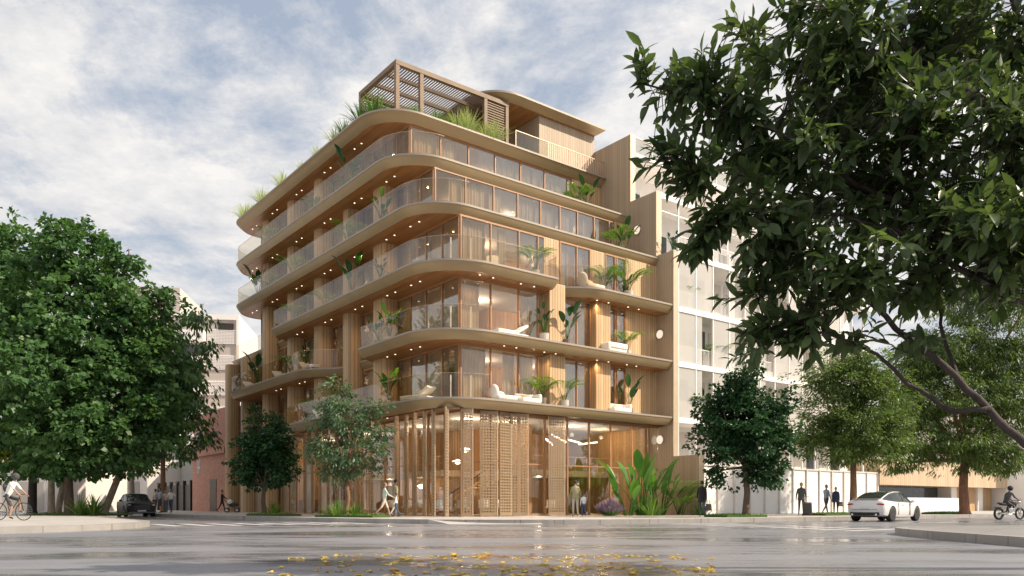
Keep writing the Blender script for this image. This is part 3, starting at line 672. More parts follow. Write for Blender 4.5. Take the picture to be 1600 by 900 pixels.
for fl in range(4):
    z0 = NZ[fl]; z1 = NZ[fl+1] if fl < 4 else 0
    for b in range(nbay):
        u0 = UN0+b*NBAY+0.09; u1 = u0+NBAY-0.09
        if fl >= 0:
            m = MB(); m.box(u0+0.15, u1-0.1, 1.86, 1.895, z0+0.05, z1-0.6); m.build('window', M['darkglass'] if random.random() < 0.22 else M['offwhite'], nb)
        opened = (fl in (1, 2, 3) and random.random() < 0.4 and b > 0) or (fl, b) in ((2, 1), (1, 1), (2, 3), (3, 2))
        if opened:
            u1s = u0+0.55 if b % 2 else u0+0.02
        else: u1s = u1
        if fl > 0 and u1s-u0 > 0.1:
            m = MB(); m.box(u0, u1s, 0.03, 0.05, z0+0.02, z1-0.3); m.build('gauze_screen', M['gauze'], nb)
m = MB()
for fl in range(1, 5):
    z0 = NZ[fl]; u = UN0+0.1
    while u < UN1: m.box(u, u+0.025, 0.16, 0.185, z0, z0+1.0); u += 0.13
    m.box(UN0, UN1, 0.15, 0.2, z0+1.0, z0+1.04)
m.build('balcony_railing', M['white'], nb)
for b in range(nbay):
    u0 = UN0+b*NBAY
    for z0, z1, v in ((16.3, 19.0, 3.56), (20.3, 22.6, 5.96)):
        m = MB(); m.box(u0+0.25, u0+NBAY-0.3, v, v+0.03, z0, z1-0.5); m.build('window', M['darkglass'] if b % 3 else M['beige'], nb)
# hoarding of pale panels along the pavement
fe = empty('hoarding', (OX, OY, 0), ANG, 'pale panelled hoarding with thin posts under the white screened building', 'hoarding')
m = MB(); m.box(17.3, 40.4, -0.2, -0.12, 0.14, 3.2); m.build('panel', M['white'], fe)
m = MB()
for i in range(15): m.box(17.3+i*1.65, 17.4+i*1.65, -0.3, -0.2, 0.14, 3.28)
m.box(17.3, 40.4, -0.27, -0.1, 3.2, 3.3); m.build('post', M['offwhite'], fe)
M['paleband'] = fluted('pale_timber', (0.50, 0.37, 0.24), (0.62, 0.48, 0.33), 3.0)
# low house further right
hs = empty('house', (OX, OY, 0), ANG, 'low modern house with timber band and garage doors at the far right', 'house')
m = MB(); m.box(40.6, 70, 2.0, 14, 0.1, 2.5); m.build('wall', M['offwhite'], hs)
m = MB(); m.box(40.5, 75, -0.4, 14, 2.35, 4.4); m.build('timber_band', M['paleband'], hs)
m = MB(); m.box(42, 70, 1.9, 1.98, 0.6, 2.3); m.build('window', M['darkglass'], hs)
for a, b in ((56.5, 60.8), (62.5, 64.5)):
    m = MB(); m.box(a, b, 0.9, 1.1, 0.14, 2.34); m.build('garage_door', M['oak'], hs)
for a in (55.4, 61, 65): m = MB(); m.box(a, a+1.1, 0.7, 2.0, 0.12, 2.35); m.build('pier', M['white'], hs)
m = MB(); m.box(44.5, 55.2, -0.2, 0.05, 0.14, 1.35); tag(m.build('garden_wall', M['white']), 'low white garden wall in front of the timber house', 'wall')
o = bpy.data.objects['garden_wall']; o.location = (OX, OY, 0); o.rotation_euler = (0, 0, ANG)
fb = empty('building', (OX, OY, 0), ANG, 'plain pale building behind the branches at the right edge', 'building')
m = MB(); m.box(64.8, 90, -3.0, 14, 0.1, 11); m.build('wall', M['white'], fb)
m = MB(); m.box(63.5, 85, -1.0, -0.7, 5, 7) if False else m.box(70, 72, -3.03, -3.0, 4, 6); m.build('window', M['darkglass'], fb)
# ------------------------------------------------------------------ left side: brick building, houses, tower
br = empty('brick_building', (OX, OY, 0), ANG, 'red brick and pink plaster building left of the bronze one', 'building')
BZ = [(35.6, 0.12, 5.3), ]
m = MB(); m.box(1.6, 14, 35.6, 45.6, 0.1, 5.3); m.build('brick_wall', M['brick'], br)
m = MB(); m.box(1.75, 14, 35.6, 45.6, 5.3, 9.1); m.build('plaster_wall', M['pink'], br)
m = MB(); m.box(1.35, 1.8, 35.6, 45.7, 5.15, 5.6); m.build('cornice', M['brick'], br)
m = MB(); m.box(1.56, 1.65, 38.4, 40.2, 0.15, 3.0); m.build('gate', M['dark'], br)
for (a, b, z0, z1) in ((43.2, 44.3, 6.0, 7.6), (43.2, 44.0, 3.6, 5.0)):
    m = MB(); m.box(1.58, 1.8, a, b, z0, z1); m.build('window', M['darkglass'], br)
fnc = empty('fence', (OX, OY, 0), ANG, 'dark panelled metal fence between the brick building and grey wall', 'fence')
m = MB(); m.box(1.8, 1.9, 45.8, 59, 0.12, 2.7); m.build('panel', M['dark'], fnc)
for i in range(6): m = MB(); m.box(1.65, 1.95, 46.5+i*2.4, 46.8+i*2.4, 0.12, 3.1); m.build('post', M['dark'], fnc)
gh = empty('house', (OX, OY, 0), ANG, 'grey walled low building with red tiled roof behind the left trees', 'house')
m = MB(); m.box(5, 16, 46, 62, 0.1, 6.2); m.build('wall', M['grey'], gh)
m = MB(); m.add([(4.6, 45.8, 6.2), (4.6, 62.4, 6.2), (10.5, 62.4, 9.0), (10.5, 45.8, 9.0), (16.4, 45.8, 6.2), (16.4, 62.4, 6.2)], [(0, 3, 2, 1), (3, 4, 5, 2), (0, 4, 3), (1, 2, 5), (0, 1, 5, 4)]); m.build('roof', M['tile'], gh)
m = MB(); m.box(4.95, 5.0, 47, 49.5, 3.2, 5); m.build('window', M['darkglass'], gh)
gw = empty('building', (OX, OY, 0), ANG, 'pale grey low building with a dark opening behind the black car', 'building')
m = MB(); m.box(1.5, 14, 62.5, 128, 0.1, 5.6); m.build('wall', M['offwhite'], gw)
m = MB(); m.box(1.4, 1.5, 66, 72, 0.12, 3.4); m.build('shutter', M['grey'], gw)
m = MB(); m.box(1.42, 1.5, 78, 82, .12, 3); m.build('shutter', M['grey'], gw)
lw = empty('building', D(60, 70), 0, 'pale plain building behind the trunks at the left edge', 'building')
m = MB(); m.box(-22, 3, 0, 10, 0.1, 4.6); m.build('wall', M['offwhite'], lw)
m = MB(); m.box(-22, 3.2, -.2, 10.2, 4.6, 4.8); m.build('roof', M['white'], lw)
m = MB(); m.box(-3, .5, -.03, .0, 0.2, 2.8); m.build('shutter', M['beige'], lw)
# white apartment tower
tw = empty('apartment_tower', D(330, 92), R(8), 'white apartment tower with perforated screens rising behind the brick building', 'building')
s = 1235/92.0
m = MB(); m.box(-4.0, 2.85, 0, 12, 0.1, 22.3); m.build('screen_block', M['beige'], tw)
m = MB(); m.box(2.85, 3.15, -0.2, 12, 0.1, 22.9); m.box(-4.1, 2.85, -0.2, 12, 22.3, 22.9); m.build('white_frame', M['white'], tw)
m = MB(); m.box(-13, -4.0, 2, 12, 0.1, 26.4) ; m.build('stair_block', M['beige'], tw)
for i in range(7):
    z = 1.5+i*3.0
    m = MB(); m.box(-4.4, -0.6, -1.1, 1.0, z, z+1.35); m.build('balcony', M['white'], tw)
    m = MB(); m.box(-4.0, -0.7, -0.04, 0.0, z+1.5, z+2.8); m.build('window', M['darkglass'] if i % 2 else M['grey'], tw)
    m = MB(); x = -0.4
    while x < 2.8:
        m.box(x, x+0.09, -0.1, -0.01, z, z+1.7); x += 0.17
    zz_ = z
    while zz_ < z+1.7: m.box(-0.4, 2.8, -0.13, -0.02, zz_, zz_+0.08); zz_ += 0.17
    m.build('perforated_screen', M['white'], tw)
m = MB(); m.box(0.8, 2.5, -0.12, -0.01, 21.0, 21.9); m.build('window', M['dark'], tw)
m = MB()
for i in range(6):
    for j in range(5): m.box(-10.1+i*0.38, -9.85+i*0.38, 1.9, 1.99, 23.5+j*0.38, 23.75+j*0.38)
m.build('vent_grille', M['dark'], tw)
# ------------------------------------------------------------------ vegetation
rng = np.random.default_rng(7)
def unit(a): return a/np.maximum(np.linalg.norm(a, axis=-1, keepdims=True), 1e-9)
class LB:
    """leaf blades bent along their midrib"""
    def __init__(s): s.v = []; s.f = []; s.r = []
    def blade(s, p, d, L, w, droop=0.5, n=5, fold=0.25, rn=None, prof=None):
        p = Vector(p); d = Vector(d).normalized(); rn = random.random() if rn is None else rn; o = len(s.v)
        side = d.cross(Vector((0, 0, 1))); side = side.normalized() if side.length > 0.05 else Vector((random.uniform(-1, 1), random.uniform(-1, 1), 0)).normalized()
        for i in range(n+1):
            t = i/n; ww = w*(prof(t) if prof else math.sin(math.pi*min(1, t*0.94+0.06))**0.8)
            if i == n: ww = w*0.02
            up = side.cross(d).normalized()
            s.v += [tuple(p-side*ww*0.5+up*ww*fold), tuple(p), tuple(p+side*ww*0.5+up*ww*fold)]
            d = (d+Vector((0, 0, -1))*droop/n*(0.4+1.2*t)).normalized(); p = p+d*(L/n)
        for i in range(n):
            a = o+3*i; s.f += [(a, a+1, a+4, a+3), (a+1, a+2, a+5, a+4)]; s.r += [rn, rn]
    def build(s, name, mat, parent=None): return npmesh(name, np.array(s.v), np.array(s.f), mat, parent, s.r, True)
def pot_mb(r, h, mat, parent, square=False):
    m = MB(); m.lathe([(r*0.72, 0), (r*0.95, h*0.35), (r, h*0.9), (r*1.02, h), (r*0.88, h), (r*0.86, h*0.86), (0.01, h*0.86)], 14)
    return m.build('pot', mat, parent, smooth=False)
def palm(label, h=1.7, nf=9, seed=0, pot=M['pot'], mat=None, potr=0.24):
    random.seed(seed); root = empty('potted_palm', (0, 0, 0), 0, label, 'plant'); pot_mb(potr, 0.42, pot, root)
    l = LB(); st = MB(); mat = mat or M['leaf_palm']
    for i in range(nf):
        a = 2*math.pi*i/nf+random.uniform(-.4, .4); d = Vector((math.cos(a)*0.33, math.sin(a)*0.33, 1)).normalized(); p = Vector((math.cos(a)*.05, math.sin(a)*.05, .38)); pts = [p.copy()]
        L = h*random.uniform(.75, 1.1); k = 12
        for j in range(k):
            t = j/k; d = (d+Vector((math.cos(a), math.sin(a), -0.55))*0.10*t*2.2).normalized(); p = p+d*L/k; pts.append(p.copy())
            if t > 0.40:
                for sgn in (-1, 1):
                    sd = d.cross(Vector((0, 0, 1))).normalized()*sgn
                    for q in (0, .5): l.blade(p-d*L/k*q, sd*0.9+d*0.8+Vector((0, 0, .15)), 0.36*h/1.7*(1.15-0.5*abs(t-.6)), 0.05, 0.55, 2, 0.1)
        st.tube(pts, [0.014*(1-0.8*i/len(pts)) for i in range(len(pts))], 4)
    st.build('stem', M['leaf_agave'], root); l.build('fronds', mat, root); return root
def broad(label, h=1.7, n=8, seed=0, pot=M['pot'], mat=None, lw=0.26, ll=0.62, name='potted_plant', potr=0.22):
    random.seed(seed); root = empty(name, (0, 0, 0), 0, label, 'plant'); pot_mb(potr, 0.40, pot, root)
    l = LB(); st = MB(); mat = mat or M['leaf_banana']
    for i in range(n):
        a = 2*math.pi*i*0.38+random.uniform(-.3, .3); hh = h*(0.35+0.5*((i+1)/n)); lean = 0.22+0.25*random.random()
        p0 = Vector((0, 0, .35)); p1 = Vector((math.cos(a)*lean*hh*.5, math.sin(a)*lean*hh*.5, .35+hh*0.55)); p2 = Vector((math.cos(a)*lean*hh, math.sin(a)*lean*hh, .35+hh*.95-0.1))
        st.tube([p0, p1, p2], [0.018, 0.014, 0.008], 5)
        l.blade(p2, Vector((math.cos(a)*.55, math.sin(a)*.55, 1)), ll*h/1.7*random.uniform(.8, 1.15), lw*h/1.7, 0.75, 6, 0.18)
    st.build('stem', M['leaf_agave'], root); l.build('leaves', mat, root); return root
def grass(label, h=0.9, n=90, seed=0, mat=None, w=0.035, name='grass_tuft', spread=0.7, cat='plant', r0=0.12):
    random.seed(seed); l = LB()
    for i in range(n):
        a = random.uniform(0, 2*math.pi); t = random.random()*spread
        l.blade((math.cos(a)*r0*t, math.sin(a)*r0*t, -0.02), (math.cos(a)*t, math.sin(a)*t, 1), h*random.uniform(.6, 1.1), w, random.uniform(.5, 1.5), 5, 0.2, prof=lambda t: 1-t*0.85)
    o = l.build(name, mat or M['leaf_grass']); return tag(o, label, cat)
def place(o, loc, rz=0, sc=1.0, label=None, group=None):
    o.location = loc; o.rotation_euler = (0, 0, rz); o.scale = (sc,)*3
    if label: o['label'] = label
    if group: o['group'] = group
    return o

def crown(name, base, blobs, nclump, per, L, w, cr, mat, parent=None, droop=0.4, seed=1, outer=0.4, flat=0.5, gap=0.0, elong=1.0):
    """leaf clumps spread through several lobes; base = tree base, blobs in world coords"""
    g = np.random.default_rng(seed); B = np.array(blobs, dtype=float); vol = (B[:, 3]*B[:, 4]*B[:, 5])**(2/3.); pr = vol/vol.sum()
    idx = g.choice(len(B), nclump, p=pr); dirs = unit(g.normal(size=(nclump, 3))); rad = g.random(nclump)**outer
    wob = 1+0.30*np.sin(dirs[:, 0]*5+idx)*np.cos(dirs[:, 1]*6+idx*2)+0.12*g.normal(size=nclump)*0.6
    C = B[idx, :3]+dirs*(rad*wob)[:, None]*B[idx, 3:6]
    if gap:
        q = np.sin(C[:, 0]*2.1+seed)*np.sin(C[:, 1]*1.9+1)*np.sin(C[:, 2]*2.4+2); keep = q > -gap; C = C[keep]; dirs = dirs[keep]
    nc = len(C); n = nc*per
    cc = np.repeat(C, per, 0); off = g.normal(size=(n, 3)); off = unit(off)*(g.random((n, 1))**0.5)*cr*np.array([1, 1, 0.6])
    P = cc+off; outd = unit(off*[1, 1, .6]/cr+np.repeat(dirs, per, 0)*0.7+g.normal(size=(n, 3))*0.35)
    d = unit(outd+np.array([0, 0, -droop])); nr = unit(np.array([0, 0, 1.0])*flat+g.normal(size=(n, 3))*0.5+outd*0.35)
    s = unit(np.cross(d, nr)); nn = np.cross(s, d)
    LL = L*(0.65+0.7*g.random((n, 1))); ww = LL*w/L
    V = np.empty((n, 4, 3)); V[:, 0] = P; V[:, 1] = P+d*LL*0.45+s*ww*0.5+nn*ww*0.12; V[:, 2] = P+d*LL-nn*LL*0.08; V[:, 3] = P+d*LL*0.45-s*ww*0.5+nn*ww*0.12
    V -= np.array(base)
    rn = np.clip(np.repeat(g.random(nc), per)*0.55+g.random(n)*0.45, 0, 1)
    o = npmesh(name, V.reshape(-1, 3), np.arange(n*4).reshape(-1, 4), mat, parent, rn); return o, C
def limb(m, a, b, r0, r1, sag=0.1, n=5, k=6):
    a = Vector(a); b = Vector(b); L = (b-a).length; j = Vector((random.uniform(-1, 1), random.uniform(-1, 1), random.uniform(-.2, .5)))*L*sag
    pts = []; rr = []
    for i in range(n+1):
        t = i/n; pts.append(a.lerp(b, t)+j*math.sin(math.pi*t)+Vector((0, 0, -1))*0.0); rr.append(r0*(1-t)+r1*t)
    m.tube(pts, rr, k); return pts
def tree(label, base, th, blobs, r, bark, mat, nclump, per, L, w, cr, name='tree', seed=1, droop=0.4, gap=0.25, lean=(0, 0), group=None, nsub=45, flat=0.5, outer=0.45, trunk_pts=None):
    random.seed(seed); base = Vector(base); root = empty(name, base, 0, label, 'tree', group)
    c, C = crown('crown', base, blobs, nclump, per, L, w, cr, mat, root, droop, seed, outer, flat, gap)
    m = MB(); top = base+Vector((lean[0], lean[1], th))
    mid = base.lerp(top, 0.5)+Vector((random.uniform(-.12, .12), random.uniform(-.1, .1), 0))
    z = base; m.tube([base-base-Vector((0, 0, .1)), base-base+Vector((0, 0, .25)), mid-base, top-base], [r*1.5, r*1.05, r*.9, r*.75], 10)
    nodes = []
    for b in blobs:
        e = Vector(b[:3])-base; pts = limb(m, top-base, e, r*.5, r*.18, 0.08, 5, 6); nodes += pts[1:]
        mm = e+Vector((0, 0, b[5]*0.5)); nodes += limb(m, e, mm, r*.18, r*.06, 0.1, 3, 5)
    for i in range(nsub):
        q = Vector(C[random.randrange(len(C))])-base; s = min(nodes, key=lambda x: (x-q).length+max(0, x.z-q.z)*.5); limb(m, s, q, r*.1, r*.03, 0.08, 3, 4)
    m.build('trunk', bark, root, smooth=True)
    return root
def bp(px, py, rx, ry, Y, dy=0.0, dep=1.0):
    s = 1235/Y; return ((px-800)*Y/1235, Y+dy, 0.8+(788-py)/s, rx/s, rx/s*dep, ry/s)
def T(px, Y, z=0.18): return D(px, Y, z)
# big maple on the left
YA = 45
tree('tall broad maple with thick dark trunk, the largest tree at the left', T(108, YA), 4.6,
     [bp(112, 395, 62, 52, YA), bp(120, 715, 70, 30, YA, -1), bp(190, 705, 60, 34, YA, -1), bp(168, 425, 50, 45, YA), bp(100, 360, 34, 26, YA), bp(200, 400, 24, 24, YA), bp(250, 480, 34, 30, YA), bp(230, 560, 60, 50, YA), bp(60, 730, 60, 22, YA), bp(55, 480, 105, 80, YA), bp(150, 500, 95, 70, YA, -1), bp(215, 500, 50, 60, YA), bp(95, 580, 120, 80, YA, -2), bp(200, 600, 90, 85, YA, 0),
      bp(150, 670, 120, 55, YA, -1), bp(30, 640, 80, 80, YA), bp(245, 660, 55, 55, YA)], 0.26, M['bark'], M['leaf_maple'], 3900, 17, 0.30, 0.25, 0.42, 'maple_tree', 3, gap=0.04, nsub=80)
YB = 49
tree('dense tree with dark trunk left of the largest maple', T(50, YB), 4.4, [bp(15, 400, 60, 60, YB), bp(-20, 480, 80, 90, YB), bp(20, 560, 80, 90, YB), bp(-40, 640, 90, 80, YB), bp(40, 690, 60, 40, YB)],
     0.26, M['barkblack'], M['leaf_maple'], 1100, 20, 0.32, 0.22, 0.6, 'maple_tree', 5, gap=0.25)
YC = 61
tree('slender tree with brown trunk and drooping leafy sprays in front of the dark fence', T(255, YC), 6.0, [bp(255, 530, 42, 45, YC), bp(285, 590, 45, 45, YC), bp(245, 600, 50, 60, YC), bp(290, 650, 42, 30, YC), bp(235, 690, 30, 35, YC), bp(310, 500, 22, 22, YC), bp(322, 545, 20, 14, YC), bp(318, 690, 22, 18, YC), bp(285, 705, 16, 35, YC)],
     0.2, M['barkbrown'], M['leaf_maple'], 850, 15, 0.42, 0.17, 0.7, 'drooping_tree', 8, droop=1.3, gap=0.1)
YD = 50
tree('small tree with pale trunk leaning right beside the black car', T(164, YD), 4.2, [bp(180, 690, 45, 30, YD), bp(205, 720, 35, 28, YD), bp(150, 700, 40, 25, YD)], 0.22, M['barkpale'], M['leaf_maple'], 230, 18, 0.3, 0.22, 0.6, 'small_tree', 11, lean=(1.3, 0.4), gap=0.1)
tree('thin tree with two tone yellow green leaves and pale trunk beside the maple trunk', T(80, 48), 4.0, [bp(50, 680, 55, 30, 48), bp(95, 655, 50, 35, 48), bp(20, 700, 40, 30, 48)], 0.2, M['barkpale'], M['leaf_yellow'], 260, 16, 0.28, 0.14, 0.6, 'small_tree', 12, gap=0.1)
tree('thin pale trunked tree leaning right just left of the maple trunk', T(91, 52), 4.5, [bp(110, 660, 40, 30, 52), bp(130, 640, 40, 30, 52)], 0.2, M['barkpale'], M['leaf_maple'], 160, 16, 0.3, 0.2, 0.6, 'small_tree', 13, lean=(0.8, 0), gap=0.1)
tree('young tree with thin pale trunk behind the black car', T(207, 66), 5.0, [bp(205, 680, 45, 35, 66), bp(225, 720, 28, 24, 66), bp(190, 650, 40, 30, 66)], 0.22, M['barkpale'], M['leaf_yellow'], 240, 16, 0.36, 0.2, 0.8, 'small_tree', 14, gap=0.1)
# trees on the building pavement
YE = 44
tree('compact dark green tree on the pavement left of the feathery tree', T(413, YE), 1.6, [bp(413, 672, 30, 34, YE), bp(390, 705, 32, 32, YE), bp(432, 705, 34, 34, YE), bp(412, 730, 46, 30, YE), bp(440, 740, 26, 22, YE), bp(390, 745, 26, 20, YE), bp(418, 700, 34, 40, YE, -.4)],
     0.13, M['bark'], M['leaf_dark'], 620, 22, 0.17, 0.13, 0.3, 'street_tree', 21, gap=0.25)
YF = 39
tree('feathery grey green tree in front of the left shopfront', T(541, YF), 2.0, [bp(530, 615, 24, 32, YF), bp(505, 650, 28, 26, YF), bp(548, 660, 42, 38, YF), bp(580, 640, 26, 18, YF), bp(500, 700, 30, 22, YF), bp(545, 710, 48, 30, YF), bp(592, 700, 22, 16, YF), bp(525, 740, 34, 14, YF), bp(575, 730, 26, 15, YF), bp(595, 675, 20, 12, YF)],
     0.12, M['barkbrown'], M['leaf_feather'], 500, 17, 0.20, 0.075, 0.32, 'street_tree', 22, droop=0.7, gap=0.25, flat=0.2)
YG = 38.5
tree('dark green round tree on the right pavement with turf bed at its foot', T(1165, YG), 2.4, [bp(1162, 598, 36, 36, YG), bp(1130, 640, 44, 36, YG), bp(1195, 640, 46, 40, YG), bp(1125, 690, 44, 30, YG), bp(1165, 680, 60, 46, YG, -.4), bp(1212, 690, 34, 30, YG), bp(1130, 735, 26, 24, YG), bp(1195, 735, 40, 28, YG), bp(1160, 640, 50, 40, YG, .5)],
     0.16, M['bark'], M['leaf_dark'], 1150, 22, 0.17, 0.14, 0.32, 'street_tree', 23, gap=0.2)
YH = 45
tree('olive green tree between the dark tree and the red barked tree', T(1333, YH), 3.2, [bp(1300, 595, 50, 40, YH), bp(1350, 570, 40, 30, YH), bp(1345, 600, 50, 38, YH), bp(1390, 625, 45, 40, YH), bp(1290, 665, 50, 35, YH), bp(1340, 665, 60, 45, YH, -.5), bp(1390, 680, 40, 35, YH), bp(1330, 705, 60, 22, YH), bp(1270, 690, 30, 25, YH)],
     0.2, M['barkbrown'], M['leaf_olive'], 2000, 24, 0.20, 0.075, 0.42, 'street_tree', 24, droop=0.5, gap=0.2, flat=0.1)
YI = 50
tree('wide feathery tree with reddish trunk at the right, in front of the timber house', T(1507, YI), 3.4, [bp(1430, 640, 60, 45, YI), bp(1500, 620, 80, 60, YI), bp(1450, 560, 55, 45, YI), bp(1520, 470, 60, 40, YI), bp(1420, 600, 40, 40, YI), bp(1570, 630, 60, 60, YI), bp(1440, 700, 60, 30, YI), bp(1510, 700, 70, 40, YI, -.6), bp(1570, 715, 55, 28, YI), bp(1490, 545, 70, 45, YI, .5), bp(1560, 540, 70, 60, YI), bp(1640, 600, 70, 90, YI), bp(1400, 725, 26, 14, YI), bp(1620, 460, 60, 60, YI)],
     0.3, M['barkred'], M['leaf_olive'], 4400, 24, 0.28, 0.065, 0.5, 'street_tree', 25, droop=0.9, gap=0.18, flat=0.1)
# near tree whose boughs hang in from the right
def near_tree():
    random.seed(40); base = Vector((11.2, 9.2, 0.18)); root = empty('laurel_tree', base, 0, 'near tree with large glossy dark leaves hanging in from the upper right', 'tree')
    Yn = 9.0
    bl = [(1195, 60, 70, 55, .3), (1100, 130, 60, 45, 0), (1150, 185, 80, 50, .2), (1000, 110, 22, 30, -.2), (1045, 160, 35, 35, 0), (1300, 60, 100, 70, 0), (1300, 170, 110, 80, .4), (1440, 60, 100, 80, .5), (1450, 190, 110, 90, -.3), (1570, 90, 90, 90, .8), (1520, 10, 110, 60, .3), (1600, 170, 70, 80, .1), (1400, 130, 90, 60, .5), (1590, 260, 90, 110, 0),
          (1240, 270, 90, 70, 0), (1180, 260, 60, 50, .6), (1040, 235, 38, 40, 0), (1085, 270, 40, 36, 0), (1120, 345, 50, 42, 0), (1090, 385, 30, 22, 0), (1200, 370, 80, 60, 0), (1350, 300, 110, 80, .4), (1490, 340, 100, 80, 0), (1330, 420, 100, 60, -.3), (1180, 440, 55, 38, .2), (1250, 490, 70, 40, 0),
          (1430, 450, 90, 55, .3), (1560, 430, 80, 60, .6), (1330, 525, 45, 24, 0), (1190, 510, 32, 28, 0), (1165, 558, 24, 18, 0), (1240, 540, 40, 24, 0), (1420, 530, 40, 26, 0), (1610, 380, 80, 90, -.6), (1560, 350, 80, 60, -.9)]
    def w(px, py, dy=0): Y = Yn+dy; s = 1235/Y; return Vector(((px-800)/s, Y, 0.8+(788-py)/s))
    m = MB(); nodes = []
    def path(ps, r0, r1, k=7):
        pts = []
        for i in range(len(ps)-1):
            for j in range(4): pts.append(ps[i].lerp(ps[i+1], j/4)+Vector((random.uniform(-1, 1), random.uniform(-1, 1), random.uniform(-1, 1)))*0.018)
        pts.append(ps[-1]); n = len(pts); m.tube([p-base for p in pts], [r0+(r1-r0)*i/(n-1) for i in range(n)], k); nodes.extend(pts[3:]); return pts
    crotch = Vector((10.6, 9.1, 1.15)); m.tube([Vector((0, 0, -.1)), Vector((0, 0, .3)), crotch-base, Vector((11.0, 9.3, 3.2))-base], [.36, .26, .17, .14], 12)
    a = w(1600, 697, -.3); b = w(1545, 640, -.2)
    path([crotch, w(1750, 820, -.2)+Vector((0, 0, .25)), a, b, w(1475, 575, 0), w(1400, 515, 0), w(1330, 440, .2), w(1270, 380, .2), w(1180, 330, .1), w(1090, 280, 0)], .06, .012)
    path([b, w(1490, 640, -.1), w(1420, 600, 0), w(1370, 555, 0), w(1290, 520, 0), w(1200, 520, 0)], .035, .01)
    path([w(1495, 592, 0), w(1475, 530, .3), w(1468, 480, .4), w(1440, 400, .4)], .03, .01)
    top = Vector((11.0, 9.3, 3.2)); m2 = w(1760, 300, .3)
    path([top, m2, w(1600, 210, .3), w(1520, 150, .2), w(1400, 60, .3), w(1300, 10, .2)], .14, .03)
    path([w(1640, 230, .2), w(1560, 300, 0), w(1450, 330, 0), w(1340, 290, .1), w(1240, 220, 0), w(1130, 170, 0), w(1000, 130, -.1)], .05, .01)
    path([m2, w(1650, 100, .5), w(1590, 30, .6), w(1560, -60, .6)], .08, .02)
    path([w(1700, 480, 0), w(1600, 470, 0), w(1500, 420, -.2), w(1400, 360, 0), w(1280, 330, 0)], .06, .012)
    path([top, w(1720, 500, 0), w(1700, 480, 0)], .09, .06)
    B = np.array([[*w(px, py, dy), rx/137*1.0, rx/137*1.1+0.15, ry/137*1.0] for px, py, rx, ry, dy in bl])
    g = np.random.default_rng(41); area = B[:, 3]*B[:, 5]; n = 1450; idx = g.choice(len(B), n, p=area/area.sum()); dirs = unit(g.normal(size=(n, 3))); rad = g.random(n)**0.5
    C = B[idx, :3]+dirs*rad[:, None]*B[idx, 3:6]
    V = []; F = []; RN = []
    for i in range(n):
        c = Vector(C[i]); q = min(nodes, key=lambda x: (x-c).length_squared); ax = (c-q); ax = (ax.normalized() if ax.length > .05 else Vector((0, 0, 1)))
        ax = (ax*.8+Vector((-.45, 0, -.02))+Vector(dirs[i])*.6).normalized()
        if i % 2 == 0 or (c-q).length > .5: m.tube([q-base, q.lerp(c, .55)+Vector((0, 0, .05))-base, c-base], [.008, .005, .0035], 4)
        TL = random.uniform(.22, .48); k = int(TL*random.uniform(20, 28)); rr = random.random(); ref = ax.orthogonal().normalized(); bend = Vector((0, 0, random.uniform(-.5, .35)))
        tw = [c+ax*TL*(t-.85)+bend*TL*t*t*.5 for t in (0, .33, .66, 1)]; m.tube([p-base for p in tw], [.005, .004, .003, .002], 3)
        for j in range(k):
            t = (j+.6)/k; p = c+ax*TL*(t-.85)+bend*TL*t*t*.5; th = j*2.4+random.uniform(-.5, .5); axx = (ax+bend*t).normalized(); ref = axx.orthogonal().normalized(); yy = axx.cross(ref)
            fl = random.uniform(.5, 1.2)*(1.25-.6*t); d = (axx*math.cos(fl)+(ref*math.cos(th)+yy*math.sin(th))*math.sin(fl)+Vector((0, 0, random.uniform(-.35, .1)))).normalized(); L = random.uniform(.14, .31)*(1.05-.25*t); wd = L*random.uniform(.32, .44)
            nr = (Vector((0, 0, 1))+Vector((random.uniform(-1, 1), random.uniform(-1, 1), random.uniform(-.4, .4)))*.75+axx*.3).normalized(); sd = d.cross(nr)
            if sd.length < .1: sd = d.orthogonal()
            sd.normalize(); up = sd.cross(d); o = len(V); cur = random.uniform(-.05, .28); fo = random.uniform(.05, .3); st_ = ((0, .05), (.18, .62), (.42, 1.0), (.68, .78), (.88, .32), (1.0, .02))
            for tt, wk in st_:
                pc = p+d*L*tt-up*L*cur*tt*tt; V += [tuple(pc-sd*wd*.5*wk+up*wd*fo*wk-base), tuple(pc-base), tuple(pc+sd*wd*.5*wk+up*wd*fo*wk-base)]
            for s_ in range(5): aa = o+3*s_; F += [(aa, aa+1, aa+4, aa+3), (aa+1, aa+2, aa+5, aa+4)]
            RN += [min(1, rr*.45+random.random()*.5+(0.5 if random.random() < .05 else 0))]*10
    npmesh('crown', np.array(V), np.array(F), M['leaf_near'], root, RN, True)
    m.build('trunk', M['barkblack'], root, smooth=True)
near_tree()
# turf beds and blade plants at tree feet
def bed(name, label, px0, px1, Y, dep, dirv, h=0.14):
    a = D(px0, Y); b = D(px1, Y); m = MB(); d = Vector((dirv[0], dirv[1], 0)).normalized(); L = (b.x-a.x)/d.x; nn = Vector((-d.y, d.x, 0)); c = Vector((a.x, a.y, 0))
    Mx = Matrix(((d.x, nn.x, 0, c.x), (d.y, nn.y, 0, c.y), (0, 0, 1, 0), (0, 0, 0, 1)))
    m.box(0, L, 0, dep, 0.17, 0.18+h*.7, 0, Mx); base = m
    l = LB(); random.seed(int(px0))
    for i in range(int(L*dep*150)):
        p = Mx @ Vector((random.uniform(0, L), random.uniform(0, dep), .18+h*.6)); l.blade(p, (random.uniform(-.5, .5), random.uniform(-.5, .5), 1), random.uniform(.06, .13), .03, .3, 2, .1)
    root = empty(name, (0, 0, 0), 0, label, 'planting bed'); base.build('soil', M['turf'], root); l.build('ground_cover', M['leaf_agave'], root).parent = root
